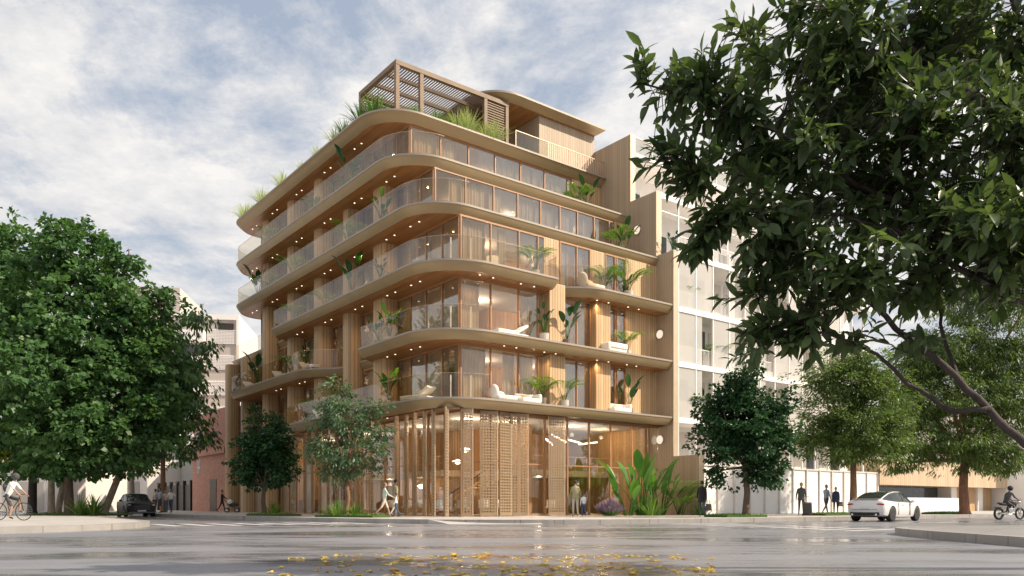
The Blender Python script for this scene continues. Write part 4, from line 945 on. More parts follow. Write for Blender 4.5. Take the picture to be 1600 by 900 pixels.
bed('planting_bed', 'low turf bed under the dark compact tree left of the shopfront', 385, 452, 43.2, 1.4, (.75, -.66))
bed('planting_bed', 'low turf bed under the feathery tree', 492, 592, 38.6, 1.3, (.85, -.5))
bed('planting_bed', 'clipped turf bed round the foot of the round tree on the right', 1136, 1214, 37.3, 1.5, (.85, .5))
bed('planting_bed', 'turf bed under the olive tree behind the white car', 1290, 1372, 43, 1.5, (.82, .57))
bed('planting_bed', 'turf bed under the red barked tree at the right', 1478, 1542, 49, 1.5, (.8, .6))
bed('planting_bed', 'turf strip under the big maple on the left island', 30, 180, 43.6, 2.0, (1, 0.05), .08)
def blades(px, Y, h, n, seed, label, mat='leaf_agave', w=.07, sp=.9, r0=.25):
    o = grass(label, h, n, seed, M[mat], w, 'spiky_plant', sp, 'plant', r0); place(o, T(px, Y)); return o
blades(428, 42.9, 1.0, 60, 1, 'spiky green clump at the foot of the compact dark tree')
blades(527, 38.2, 1.0, 80, 2, 'spiky green clump at the foot of the feathery tree')
blades(556, 38.0, .85, 60, 3, 'smaller spiky clump right of the feathery tree trunk')
blades(125, 43.0, 1.3, 70, 4, 'spiky green clump right of the maple trunk', w=.10)
blades(146, 43.2, 1.35, 70, 5, 'broad bladed clump nearest the black car', w=.11)
# planting in front of the party wall
def banana(label, h, n, seed, loc, lw=.48, ll=1.45, mat='leaf_banana'):
    random.seed(seed); root = empty('banana_plant', loc, 0, label, 'plant'); l = LB(); st = MB()
    for i in range(n):
        a = 2*math.pi*i*.382+random.uniform(-.3, .3); lean = random.uniform(.15, .8); hh = h*random.uniform(.30, .66)
        o = Vector((math.cos(a)*.2, math.sin(a)*.2, 0)); p1 = o+Vector((math.cos(a)*lean*hh*.4, math.sin(a)*lean*hh*.4, hh*.55)); p2 = o+Vector((math.cos(a)*lean*hh, math.sin(a)*lean*hh, hh))
        st.tube([o, p1, p2], [.05, .035, .02], 6)
        l.blade(p2, Vector((math.cos(a)*lean, math.sin(a)*lean, 1)), ll*random.uniform(.75, 1.15), lw*random.uniform(.7, 1.1), random.uniform(.3, .9), 8, .16)
    st.build('stem', M['leaf_agave'], root); l.build('leaves', M[mat], root); return root
banana('tallest banana plant with upright paddle leaves in front of the shop corner', 3.7, 17, 3, W(12.6, -1.2, .18))
banana('leaning banana plant with pale leaves at the left of the planting', 2.7, 11, 6, W(11.3, -1.5, .18), .42, 1.3)
banana('bushy banana plant right of the tallest one', 3.0, 15, 9, W(14.1, -1.3, .18), .4, 1.2)
def gpalm(label, h, nf, seed, loc):
    r = palm(label, h, nf, seed, mat=M['leaf_agave']); p = [c for c in children(r) if c.name.startswith('pot')]
    for x in p: bpy.data.objects.remove(x)
    r.name = 'palm'; place(r, loc); r.location.z -= .35; return r
gpalm('arching palm against the low timber wall', 2.8, 15, 12, W(15.3, -1.6, .18))
gpalm('smaller arching palm between banana plants and low wall', 1.7, 14, 13, W(14.7, -2.4, .18))
o = grass('green blades clump in front of the tallest banana plant', 1.5, 110, 15, M['leaf_agave'], .06, 'spiky_plant', 1.0, 'plant', .4); place(o, W(12.6, -2.0, .18))
o = grass('dense green blades near the right end of the planting', 1.1, 110, 16, M['leaf_agave'], .05, 'spiky_plant', 1.1, 'plant', .4); place(o, W(15.9, -2.7, .18))
def lavender(loc):
    random.seed(77); root = empty('lavender_bush', loc, 0, 'purple lavender bush at the left end of the planting', 'plant'); l = LB(); f = LB()
    for i in range(520):
        a = random.uniform(0, 6.283); t = random.random()**.6; d = Vector((math.cos(a)*t*1.1, math.sin(a)*t*1.1, .9)).normalized(); o = Vector((math.cos(a)*t*.35, math.sin(a)*t*.35, 0)); L = random.uniform(.85, 1.0)*(1.12-.42*t)
        if i < 330: l.blade(o, d, L*.8, .03, .3, 3, .2)
        f.blade(o+d*L*random.uniform(.35, .74), d, .3, .05, .1, 2, .3); f.blade(o+d*L*random.uniform(.3, .7), d+Vector((.1, .1, 0)), .26, .05, .1, 2, .3)
    l.build('stalks', M['leaf_agave'], root); f.build('flowers', M['lavender'], root)
lavender(W(10.2, -1.2, .18))

# ---- potted plants on the balconies: one of each kind, copied
PR = {
 'palm': lambda: palm('', 1.75, 9, 101), 'palmb': lambda: palm('', 1.5, 12, 102, M['potdark']), 'broad': lambda: broad('', 1.8, 8, 103),
 'broadb': lambda: broad('', 1.5, 10, 104, M['potdark'], None, .20, .5), 'rubber': lambda: broad('', 1.9, 7, 105, M['potdark'], M['leaf_rubber'], .34, .75),
 'rubberb': lambda: broad('', 1.4, 12, 106, M['pot'], M['leaf_rubber'], .2, .4)}
PROTO = {}
def put(kind, u, v, z, label, sc=1.0, rz=0.0):
    if kind not in PROTO: PROTO[kind] = PR[kind](); o = PROTO[kind]
    else: o = copy_tree(PROTO[kind])
    place(o, W(u, v, z+.003), rz, sc, label, 'potted plants on the balconies')
B1, B2, B3, B4, B5 = 6.08, 9.47, 12.86, 15.95, 19.15
for a in [
 ('palmb', 7.1, .8, B1, 'potted palm beside the lounge chairs on the first balcony, left of the pier'), ('palm', 8.7, .8, B1, 'potted palm in front of the pier on the first balcony'),
 ('rubber', 13.9, .9, B1, 'dark broad leaved plant at the right end of the first balcony', .95), ('broad', 1.0, 6.6, B1, 'leafy plant on the first balcony at the left facade by the wide column', 1.0),
 ('rubberb', 7.2, .75, B2, 'upright leafy plant in white pot on the second balcony, left of the pier', 1.2), ('rubber', 8.9, .8, B2, 'tall dark paddle leaved plant right of the pier on the second balcony', 1.0), ('palm', 13.8, 1.0, B2, 'palm near the round wall lamp on the second balcony', .95),
 ('broad', .9, 6.3, B2, 'tall bright paddle leaved plant by the wide column on the second balcony'), ('broadb', .8, 7.4, B2, 'lower leafy plant left of the tall one on the second balcony'),
 ('palm', 6.7, .9, B3, 'palm at the end of the curved third balcony'), ('palmb', 11.9, .9, B3, 'sunlit yellowish palm on the short third balcony'), ('palm', 13.8, .9, B3, 'wide grey green palm at the right of the short third balcony', 1.15), ('broadb', 14.0, 1.3, B3, 'bright leafed plant behind the wide palm on the third balcony'),
 ('palmb', 14.3, 2.3, B4, 'bushy palm on the fourth balcony near the round wall lamp'), ('rubber', 15.0, 2.4, B4, 'dark paddle leaved plant on the fourth balcony beside the party wall', .9),
 ('palmb', 13.4, 4.9, B5, 'bushy plant on the fifth balcony at its right end', .95), ('rubber', 14.2, 4.9, B5, 'dark paddle leaved plant on the fifth balcony at its right end', .9),
 ('rubber', .9, 11.0, B5, 'large dark leaved plant on the top left balcony', 1.1), ('palm', .9, 12.5, B5, 'bright green plant left of the large dark one on the top left balcony', .7), ('palmb', .9, 16.0, B5, 'low dark plant in the middle of the top left balcony', .8), ('palm', .9, 24.6, B5, 'palm near the far end of the top left balcony', .9),
 ('broad', .9, 7.2, B4, 'bright green plant on the fourth balcony at the left facade', .95), ('palmb', .9, 11.4, B4, 'dark fronded plant in front of the column on the fourth left balcony'), ('palm', .9, 19.7, B4, 'leafy palm mid way along the fourth left balcony', .95), ('palm', .9, 24.7, B4, 'green palm near the far end of the fourth left balcony', .9),
 ('rubberb', .9, 7.4, B3, 'dark plant by the wide column on the third left balcony', 1.0), ('rubber', .9, 10.8, B3, 'dark paddle leaved plant on the third left balcony', 1.05), ('rubber', .9, 26.4, B4, 'dark plant against the sky at the far left end of the fourth balcony', 1.05), ('palmb', .9, 14.6, B3, 'low palm on the third left balcony between the columns', .8), ('palm', 1.0, 19.6, B3, 'green palm near the end of the third left balcony', .9),
 ('palm', 1.0, 20.4, B2, 'arching palm on the second left balcony', .95), ('rubberb', 1.0, 17.8, B2, 'narrow leafy plant in white pot on the second left balcony', 1.15), ('rubber', 1.1, 27.0, B2, 'paddle leaved plant at the far left of the second balcony', 1.1), ('broadb', 2.0, 13.8, B2, 'small leafy plant in the recess of the second left balcony', .9),
 ('palmb', 1.0, 16.4, B1, 'dark leaved palm on the first left balcony above the street tree', 1.0), ('palm', 1.0, 12.2, B1, 'palm on the first left balcony behind the feathery tree', .9),
]: put(*a[:5], sc=(a[5] if len(a) > 5 else 1.0), rz=random.uniform(0, 6))
# roof garden tufts
tuft = grass('', 1.55, 120, 200, M['leaf_grass'], .075, 'grass_tuft', .95, 'plant', .25)
tuft2 = grass('', 1.35, 120, 201, M['leaf_agave'], .07, 'grass_tuft', 1.0, 'plant', .25)
RT = [(tuft2, 1.0, 8.0, 1.2, 'green tuft on the roof edge at the rounded corner'), (tuft2, .7, 9.2, 1.1, 'green tuft left of the pergola corner post'), (tuft, 6.1, 6.3, 1.0, 'pale tuft in the middle of the roof edge under the pergola'), (tuft, 5.4, 6.4, .9, 'pale tuft just left of the middle roof edge tuft'),
 (tuft, 8.0, 6.3, .95, 'pale tuft in front of the slatted screen'), (tuft, 7.4, 6.35, .85, 'pale tuft just left of the slatted screen'), (tuft2, 2.6, 6.5, .6, 'low green tuft between the first pergola posts'), (tuft2, 3.9, 6.4, .65, 'low green tuft right of the second pergola post'), (tuft2, 4.7, 6.4, .6, 'low green tuft beside the pale pair on the roof edge'), (tuft2, 9.9, 6.2, .4, 'small green plant behind the roof glass panel'), (tuft2, 10.7, 6.2, .35, 'smallest green plant behind the roof glass panel'),
 (tuft, .6, 28.2, 1.0, 'pale tuft at the far left tip of the roof edge'), (tuft, .5, 24.3, .9, 'pale tuft second from the far left tip of the roof'), (tuft, .5, 20.5, .8, 'pale tuft third from the far left tip of the roof'), (tuft, .5, 14.7, .55, 'small pale tuft along the left roof edge'), (tuft, .5, 12.2, .7, 'pale tuft behind the bend of the left roof edge'), (tuft2, .5, 11.0, .8, 'green tuft nearest the bend on the left roof edge'), (tuft, .5, 26.6, .6, 'small tuft beside the far left tip of the roof'), (tuft, .5, 17.2, .5, 'lone small tuft midway on the left roof edge'), (tuft2, 1.6, 8.7, .9, 'green tuft under the left pergola beam')]
used = set()
for src, u, v, sc, lb in RT:
    o = src if src.name not in used else copy_tree(src); used.add(src.name)
    place(o, W(u, v, 22.35), random.uniform(0, 6), sc, lb, 'grass tufts along the roof edge')
# plants on the white building
for (u, v, z, k, lb) in ((18.9, .8, 6.05, 'palmb', 'bushy green plant behind the gauze on the first floor of the white building'), (19.2, .9, 9.45, 'broad', 'bright paddle leaved plant in an open bay of the white building'), (22.3, .9, 9.45, 'palm', 'yellow green palm on the white building behind the near branches'), (21.4, .9, 12.8, 'broadb', 'green plant behind the white railing below the near branches'), (20.9, .9, 6.05, 'rubber', 'dark plant behind the first floor gauze beside the bushy one on the white building'), (20.6, 1.0, 9.45, 'palmb', 'ghostly palm behind gauze on the second floor of the white building'), (18.6, 1.0, 12.8, 'palmb', 'palm behind the gauze at the left end of the third white floor'), (24.2, .9, 6.05, 'palm', 'palm behind the white railing above the round dark tree'), (17.7, .9, 16.1, 'rubberb', 'dark plant at the top corner of the white building railing')):
    put(k, u, v, z, lb)
# fallen leaves on the road
random.seed(300)
def fleaf(matk, s):
    l = LB(); k = 5
    for i in range(k):
        a = (i-(k-1)/2)*0.75; l.blade((0, 0, .006), (math.sin(a), math.cos(a), random.uniform(.0, .35)), s*(1-.12*abs(i-2)), s*.5, random.uniform(.1, .7), 3, .12, .2+.6*random.random())
    return l.build('fallen_leaf', M[matk])
srcs = [fleaf('fallen', .105), fleaf('fallen', .095), fleaf('fallen2', .095), fleaf('fallen', .085)]
for i in range(240):
    src = srcs[i] if i < 4 else random.choice(srcs).copy()
    if i >= 4: col.objects.link(src)
    px = min(1110, max(425, random.gauss(790, 170))) if random.random() < .8 else random.uniform(450, 1100); Y = random.uniform(8.6, 12.8) if random.random() < .8 else random.uniform(8.3, 10)
    p = D(px, Y, .004); src.location = p; src.rotation_euler = (random.uniform(-.08, .08), random.uniform(-.08, .08), random.uniform(0, 6.28)); src.scale = (random.uniform(.6, 1.15),)*3
    tag(src, 'dry yellow or brown leaf lying on the wet road in the foreground', 'leaf', 'fallen leaves on the road')
# ------------------------------------------------------------------ balcony furniture
def rbox(m, x0, x1, y0, y1, z0, z1, mi=0): m.box(x0, x1, y0, y1, z0, z1, mi)
def lounge_chair(label):
    r = empty('lounge_chair', (0, 0, 0), 0, label, 'chair')
    m = MB(); m.box(-.45, .95, -.4, .4, .10, .36); m.build('seat', M['cushion'], r, True, .09)
    m = MB(); m.ell((-.5, 0, .52), (.2, .42, .42), 14, 10); m.build('backrest', M['cushion'], r, True)
    m = MB(); m.ell((-.1, 0, .46), (.32, .2, .12), 12, 8); m.build('cushion', M['curtain'], r, True)
    m = MB(); m.box(-.4, .85, -.32, .32, 0, .10); m.build('base', M['offwhite'], r); return r
def sofa(label, L=1.5):
    r = empty('sofa', (0, 0, 0), 0, label, 'sofa')
    m = MB(); m.box(-L/2, L/2, -.42, .42, .08, .36); m.build('seat', M['cushion'], r, True, .07)
    m = MB(); m.box(-L/2, L/2, .25, .5, .30, .68); m.build('backrest', M['cushion'], r, True, .08)
    m = MB(); m.box(L/2-.2, L/2+.04, -.42, .5, .15, .66); m.build('armrest', M['cushion'], r, True, .08)
    m = MB(); m.ell((-.1, .1, .48), (.3, .14, .16), 12, 8); m.build('cushion', M['curtain'], r, True)
    return r
def daybed(label):
    r = empty('sun_lounger', (0, 0, 0), 0, label, 'sun lounger')
    m = MB(); m.box(-1.0, .35, -.34, .34, .16, .30); m.build('seat', M['cushion'], r, True, .05)
    m = MB(); q = Matrix.Translation((.35, 0, .2)) @ Matrix.Rotation(R(-32), 4, 'Y'); m.box(0, .75, -.34, .34, 0, .14, 0, q); m.build('backrest', M['cushion'], r, True, .04)
    for a in (-.9, .8):
        for b in (-.28, .28): m = MB(); m.box(a-.03, a+.03, b-.03, b+.03, 0, .18); m.build('leg', M['white'], r)
    m = MB(); m.box(-1, .95, -.33, .33, .12, .165); m.build('frame', M['white'], r); return r
lc = lounge_chair('cream lounge chair with round backrest on the first balcony above the perforated screens'); place(lc, W(4.3, .75, B1), ANG, .9)
c2 = sofa('cream sofa with square arm right of the round backed chair on the first balcony'); place(c2, W(6.15, .8, B1), ANG, .85)
c3 = sofa('cream low sofa in front of the right windows on the first balcony', 1.7); place(c3, W(12.9, .8, B1), ANG, .85)
c4 = daybed('white sun lounger at the rounded left corner of the first balcony'); place(c4, W(.85, 3.2, B1), ANG-R(75))
c5 = daybed('white sun lounger on the second balcony in front of the glass corner'); place(c5, W(4.9, .75, B2), ANG)
c6 = sofa('cream sofa on the second balcony beside the lit pier', 1.8); place(c6, W(12.4, .75, B2), ANG+R(180), .85)
c7 = lounge_chair('white lounge chair at the curved end of the short third balcony'); place(c7, W(10.6, .9, B3), ANG)
c8 = daybed('white lounger half hidden by the edge of the second left balcony'); place(c8, W(.8, 21.5, B2), ANG+R(90))
c9 = daybed('white lounger nearest the curl of the second left balcony'); place(c9, W(.9, 17.0, B2), ANG+R(90))
c10 = daybed('white lounger at the far left tip of the second balcony'); place(c10, W(.8, 27.5, B2), ANG+R(90))
c11 = daybed('white lounger on the first left balcony above the street trees'); place(c11, W(.8, 14.6, B1), ANG+R(90))
def floor_lamp(label, u, v, z, hgt=.85, r=.32):
    e = empty('floor_lamp', W(u, v, z), 0, label, 'lamp'); m = MB(); m.lathe([(r, .12), (r, hgt), (r*.9, hgt), (r*.9, .12)], 20); m.build('lamp_shade', M['shade'], e, True)
    m = MB(); m.lathe([(r*.8, 0), (r*.8, .1), (.03, .12)], 16); m.build('base', M['dark'], e)
floor_lamp('wide drum lamp glowing behind the third balcony window', 4.6, 1.9, B3, 1.0)
floor_lamp('tall drum lamp glowing behind the second floor window at the left facade', 2.8, 5.0, B2, 1.3)
# interior furniture of the shop
def chair(label, u, v, rz):
    r = empty('armchair', W(u, v, .2), rz, label, 'chair', 'armchairs in the lit ground floor')
    m = MB(); m.box(-.28, .28, -.28, .28, .38, .48); m.build('seat', M['cushion'], r, True, .03)
    m = MB(); pr = []
    for i in range(13):
        a = R(-20+220*i/12); pr.append((math.cos(a)*.32, math.sin(a)*.30))
    m.add([(x, y, z) for z in (.42, .85) for x, y in pr]+[(x*.88, y*.88, z) for z in (.42, .85) for x, y in pr], [(i, i+1, i+14, i+13) for i in range(12)]+[(i+26, i+39, i+40, i+27) for i in range(12)]+[(i+13, i+14, i+40, i+39) for i in range(12)])
    m.build('backrest', M['cushion'], r, True)
    for a in (-.23, .23):
        for b in (-.23, .23): m = MB(); m.tube([(a, b, .4), (a*1.1, b*1.1, 0)], [.02, .014], 6); m.build('leg', M['oak'], r)
    return r
for i, (u, v, a, lb) in enumerate([(3.6, 3.2, 1, 'cream armchair behind the shop glass at the corner'), (4.8, 2.9, 3, 'cream armchair facing the street behind the widest perforated screen'), (3.4, 5.3, 2, 'cream armchair second left of the glass corner inside'), (3.5, 7.2, .5, 'cream armchair behind the left folding screens inside'), (3.6, 9.0, 4, 'cream armchair near the family on the pavement, indoors'), (6.0, 3.1, 5, 'cream armchair by the stair foot inside'), (3.5, 10.8, 1.4, 'cream armchair indoors behind the feathery tree'), (10.0, 3.4, 2.2, 'cream armchair inside next to the man and child')]): chair(lb, u, v, a)
def table(label, u, v):
    r = empty('round_table', W(u, v, .2), 0, label, 'table'); m = MB(); m.lathe([(.45, .70), (.45, .73)], 20); m.build('tabletop', M['oak'], r); m = MB(); m.lathe([(.22, 0), (.05, .03), (.04, .7)], 12); m.build('leg', M['dark'], r)
table('round timber table indoors between the corner armchairs', 4.2, 3.9); table('round timber table indoors behind the left folding screens', 3.6, 6.3)

# ------------------------------------------------------------------ people
def flat(name, c, rough=.8, metal=0.0): 
    if name not in M: M[name] = plain(name, c, rough, metal, .1, 6)
    return M[name]
flat('skin', (.42, .25, .17), .5); flat('skin_dark', (.22, .12, .08), .5); flat('black_cloth', (.025, .025, .032)); flat('navy', (.03, .045, .10)); flat('blue_shirt', (.32, .42, .52)); flat('white_cloth', (.75, .76, .76))
flat('khaki', (.34, .30, .17)); flat('cream_cloth', (.62, .55, .44)); flat('mint', (.50, .60, .54)); flat('jean', (.06, .10, .17)); flat('hair_dark', (.03, .02, .015), .6); flat('hair_grey', (.35, .34, .33), .6); flat('shoe', (.03, .025, .02), .5); flat('brown_leather', (.16, .10, .06), .5); flat('peach', (.55, .42, .33)); flat('charcoal', (.06, .06, .065)); flat('rubber', (.02, .02, .02), .7); flat('chrome', (.6, .6, .6), .2, 1.0)
dg = None
def rotx(v, a, o): v = v-o; c, s = math.cos(a), math.sin(a); return Vector((v.x, v.y*c-v.z*s, v.y*s+v.z*c))+o
def person(label, loc, face, h=1.75, top='black_cloth', legs='black_cloth', shoes='shoe', skin='skin', hair='hair_dark', swing=(.35, -.35), knee=(.1, .35), arm=(-.3, .3), elbow=(.3, .3), abd=(.12, .12), lean=0.0, short_legs=False, short_sleeve=False, coat=None, fat=1.0, sit=None, helmet=None, hairlong=False, headdown=0.0):
    """facing +Y; legs and arms swing about hip and shoulder; positive = forward"""
    V = []; E = []; RD = []; SEG = []
    def vert(p, r): V.append(Vector(p)); RD.append(r); return len(V)-1
    def edge(a, b, t): E.append((a, b)); SEG.append((a, b, t))
    pel = vert((0, 0, .95), .125*fat); bel = vert((0, lean*.25, 1.12), .115*fat); che = vert((0, lean*.6, 1.32), .135*fat); nb = vert((0, lean*.85, 1.47), .06); hd = vert((0, lean*.95+.01, 1.56), .05)
    edge(pel, bel, 'top'); edge(bel, che, 'top'); edge(che, nb, 'top'); edge(nb, hd, 'skin')
    for i, s in enumerate((-1, 1)):
        hip = Vector((s*.09, 0, .90)); a = swing[i]; k = knee[i]
        kn = hip+Vector((s*.01, math.sin(a)*.44, -math.cos(a)*.44)); b = a-k; an = kn+Vector((0, math.sin(b)*.41, -math.cos(b)*.41)); 
        tb = b*.5; toe = an+Vector((s*.02, .16, -.045 if abs(b) < .5 else -.10)); 
        vh = vert(hip, .088*fat); vk = vert(kn, .056); vm = vert(kn.lerp(an, .35), .052); va = vert(an, .036); vt = vert(toe, .032)
        edge(pel, vh, 'legs'); edge(vh, vk, 'legs'); edge(vk, vm, 'skin' if short_legs else 'legs'); edge(vm, va, 'skin' if short_legs else 'legs'); edge(va, vt, 'shoes')
        sh = Vector((s*.165, lean*.75, 1.405)); a = arm[i]; w = abd[i]
        el = sh+Vector((s*math.sin(w)*.28, math.sin(a)*.28, -math.cos(a)*math.cos(w)*.28)); b = a+elbow[i]
        wr = el+Vector((s*math.sin(w)*.1, math.sin(b)*.25, -math.cos(b)*.25)); dr = (wr-el).normalized(); pm = wr+dr*.07
        vs = vert(sh, .058); ve = vert(el, .042); vw = vert(wr, .027); vp = vert(pm, .032)
        edge(che, vs, 'top'); edge(vs, ve, 'top'); edge(ve, vw, 'skin' if short_sleeve else 'top'); edge(vw, vp, 'skin')
        for q in range(4):
            off = Vector((0, (q-1.5)*.018, 0)); f1 = pm+dr*.04+off; f2 = f1+dr*(.035+.008*(q in (1, 2)))+Vector((-s*.012, 0, 0))
            x = vert(f1, .009); y = vert(f2, .007); edge(vp, x, 'skin'); edge(x, y, 'skin')
        t1 = vert(wr+dr*.04+Vector((-s*.01, .035, 0)), .010); t2 = vert(wr+dr*.075+Vector((-s*.015, .048, 0)), .008); edge(vp, t1, 'skin'); edge(t1, t2, 'skin')
    low = min(v.z-r for v, r in zip(V, RD)); base_z = -low if sit is None else 0
    me = bpy.data.meshes.new('tmp'); me.from_pydata([tuple(v) for v in V], E, []); ob = bpy.data.objects.new('tmp', me); col.objects.link(ob)
    md = ob.modifiers.new('s', 'SKIN'); sk = me.skin_vertices[0].data
    for i, r in enumerate(RD): sk[i].radius = (r, r); sk[i].use_root = (i == 0)
    md.use_smooth_shade = True; ob.modifiers.new('b', 'SUBSURF').levels = 1
    bpy.context.view_layer.update(); ev = ob.evaluated_get(bpy.context.evaluated_depsgraph_get()); nm = bpy.data.meshes.new_from_object(ev); bpy.data.objects.remove(ob)
    vs = [tuple(v.co) for v in nm.vertices]; fs = [tuple(p.vertices) for p in nm.polygons]; cen = [p.center.copy() for p in nm.polygons]
    mats = [M[skin], M[top], M[legs], M[shoes], M[hair], M['black_cloth']]; ix = {'skin': 0, 'top': 1, 'legs': 2, 'shoes': 3}
    mb = MB()
    mb.v = vs; mb.f = fs
    for c in cen:
        best = 9; t = 'top'
        for a, b, k in SEG:
            A, Bv = V[a], V[b]; ab = Bv-A; u = max(0, min(1, (c-A).dot(ab)/max(ab.length_squared, 1e-9))); d = (c-(A+ab*u)).length-0.6*(RD[a]*(1-u)+RD[b]*u)
            if d < best: best = d; t = k
        mb.m.append(ix[t])
    hc = V[hd]+Vector((0, .015+headdown*.03, .085)); HM = Matrix.Translation(hc) @ Matrix.Rotation(-headdown, 4, 'X')
    mb.ell((0, 0, 0), (.075, .095, .118), 14, 10, 0, HM); mb.ell((0, .095, -.015), (.012, .02, .022), 6, 4, 0, HM); mb.ell((0, .088, -.058), (.024, .008, .007), 6, 4, 2, HM)
    for s in (-1, 1): mb.ell((s*.076, 0, -.01), (.012, .02, .03), 6, 4, 0, HM); mb.ell((s*.03, .084, .012), (.011, .008, .007), 6, 4, 5, HM)
    k = h/1.75; root = mb.build('person', mats, None, True); root.location = Vector(loc)+Vector((0, 0, base_z*k)); root.rotation_euler = (0, 0, face); root.scale = (k,)*3
    tag(root, label, 'person')
    hm = MB()
    if helmet: hm.ell((0, 0, .02), (.125, .145, .14), 14, 10, 0, HM); hm.build('helmet', M[helmet], root, True)
    else:
        hm.ell((0, -.02, .028), (.084, .094, .108), 14, 10, 0, HM)
        if hairlong: hm.ell((0, -.06, -.08), (.075, .05, .14), 12, 8, 0, HM)
        hm.build('hair', M[hair], root, True)
    if coat:
        cm, z0 = coat; c = MB(); n = 20; rings = []
        for z, rx, ry, y in ((z0, .20, .17, 0), (.92, .185, .15, 0), (1.1, .165, .135, lean*.25), (1.3, .20, .145, lean*.6), (1.43, .15, .11, lean*.8), (1.49, .07, .07, lean*.85)): rings.append([(rx*math.cos(2*math.pi*j/n)*fat, y+ry*math.sin(2*math.pi*j/n)*fat, z) for j in range(n)])
        c.add(sum(rings, []), [(i*n+j, i*n+(j+1) % n, (i+1)*n+(j+1) % n, (i+1)*n+j) for i in range(5) for j in range(n)]); c.build('coat', M[cm], root, True)
    return root
def P(px, Y, z=.18): return D(px, Y, z)
person('woman in pale mint top and shorts walking beside the child left of the folding screens', P(601, 38.0), R(-70), 1.68, 'mint', 'cream_cloth', hair='brown_leather', short_legs=True, swing=(.4, -.45), arm=(-.2, .5), elbow=(.5, .6), hairlong=True)
person('man in khaki jacket just behind the small child by the left folding screens', P(618, 39.6), R(-60), 1.82, 'khaki', 'cream_cloth', swing=(.15, -.2), arm=(.1, -.1), coat=('khaki', .85))
person('small child in white shirt and dark trousers holding hands between woman and man', P(619, 38.4), R(100), 1.15, 'white_cloth', 'jean', swing=(.2, -.25), arm=(.2, 0), abd=(.5, .15))
person('man in khaki jacket and cream trousers facing the shop left of the lavender', P(899, 40.2), R(5), 1.80, 'khaki', 'cream_cloth', swing=(.05, -.05), arm=(.25, .1), abd=(.2, .25), coat=('khaki', .84))
person('little boy in white shirt facing the shop beside the man in khaki jacket', P(912, 40.0), R(10), 1.15, 'white_cloth', 'jean', hair='brown_leather', swing=(.05, -.05), abd=(.3, .1))
person('man in long black coat walking away carrying a bag near the low timber wall', P(1097, 40.0), R(-15), 1.8, 'black_cloth', 'jean', swing=(.3, -.3), knee=(.05, .3), arm=(.15, -.05), abd=(.2, .12), coat=('black_cloth', .70))
person('man in dark jacket pulling a suitcase in front of the pale hoarding', P(1252, 43.5), R(165), 1.78, 'black_cloth', 'charcoal', swing=(.15, -.2), arm=(0, -.2), coat=('charcoal', .82), abd=(.2, .25))
person('grey haired man in light blue shirt and dark trousers behind the white car', P(1291, 46.5), R(-60), 1.78, 'blue_shirt', 'charcoal', hair='hair_grey', swing=(.35, -.4), arm=(.5, .1), elbow=(.9, .4))
person('woman in navy jacket with handbag walking next to the man in light blue shirt', P(1306, 45.6), R(-20), 1.60, 'navy', 'charcoal', hair='hair_grey', swing=(.2, -.2), coat=('navy', .80))
person('person in peach shirt and shorts standing in front of the brown trunk', P(243, 57.5), R(-40), 1.70, 'peach', 'charcoal', swing=(.1, -.05), short_sleeve=True, short_legs=True)
person('person in light blue shirt and dark shorts mid group by the brown trunk', P(250, 56.8), R(150), 1.75, 'blue_shirt', 'charcoal', short_legs=True, swing=(.1, -.15), short_sleeve=True)
person('person in peach top partly hidden at the right of the group by the dark fence', P(259, 58.8), R(200), 1.66, 'peach', 'jean', swing=(.05, -.1))
person('person in white shirt with hand on hip rightmost in the group by the dark fence', P(267, 57.2), R(170), 1.72, 'white_cloth', 'jean', swing=(.1, -.1), abd=(.7, .2), elbow=(.9, .2), short_sleeve=True)
person('person in dark suit pushing a stroller in front of the brick building', P(347, 61), R(-80), 1.72, 'black_cloth', 'black_cloth', swing=(.3, -.3), arm=(.6, .6), elbow=(.5, .5))
# suitcase, bags
def suitcase():
    r = empty('suitcase', P(1262, 43.4), R(60), 'black wheeled suitcase tilted behind the man in dark jacket', 'suitcase'); q = Matrix.Rotation(R(-18), 4, 'Y')
    m = MB(); m.box(-.14, .14, -.24, .24, .06, .74, 0, q); m.build('case', M['charcoal'], r, False, .04)
    m = MB()
    for y in (-.12, .12): m.tube([q @ Vector((0.08, y, .72)), q @ Vector((.08, y, 1.08))], .012, 6)
    m.tube([q @ Vector((.08, -.12, 1.08)), q @ Vector((.08, .12, 1.08))], .015, 6); m.build('handle', M['chrome'], r)
    for y in (-.2, .2): m = MB(); m.tube([(0, y-.02, .04), (0, y+.02, .04)], .04, 10); m.build('wheel', M['rubber'], r)
suitcase()
def bag(loc, label, mat, w=.36, h=.34, strap=.18):
    r = empty('bag', loc, R(20), label, 'bag'); m = MB(); m.add([(-w/2, -.07, 0), (w/2, -.07, 0), (w/2, .07, 0), (-w/2, .07, 0), (-w*.4, -.03, h), (w*.4, -.03, h), (w*.4, .03, h), (-w*.4, .03, h)], [(0, 3, 2, 1), (4, 5, 6, 7), (0, 1, 5, 4), (1, 2, 6, 5), (2, 3, 7, 6), (3, 0, 4, 7)]); m.build('pouch', mat, r, False, .02)
    m = MB(); m.tube([(-w*.25, 0, h-.02), (-w*.15, 0, h+strap), (w*.15, 0, h+strap), (w*.25, 0, h-.02)], .012, 6); m.build('strap', mat, r)
bag(P(1107, 39.9)+Vector((0, 0, .30)), 'brown bag hanging from the hand of the man in the long black coat', M['brown_leather'])
bag(P(1313, 45.5)+Vector((0, 0, .50)), 'dark handbag on the arm of the woman in navy jacket', M['charcoal'], .32, .26)
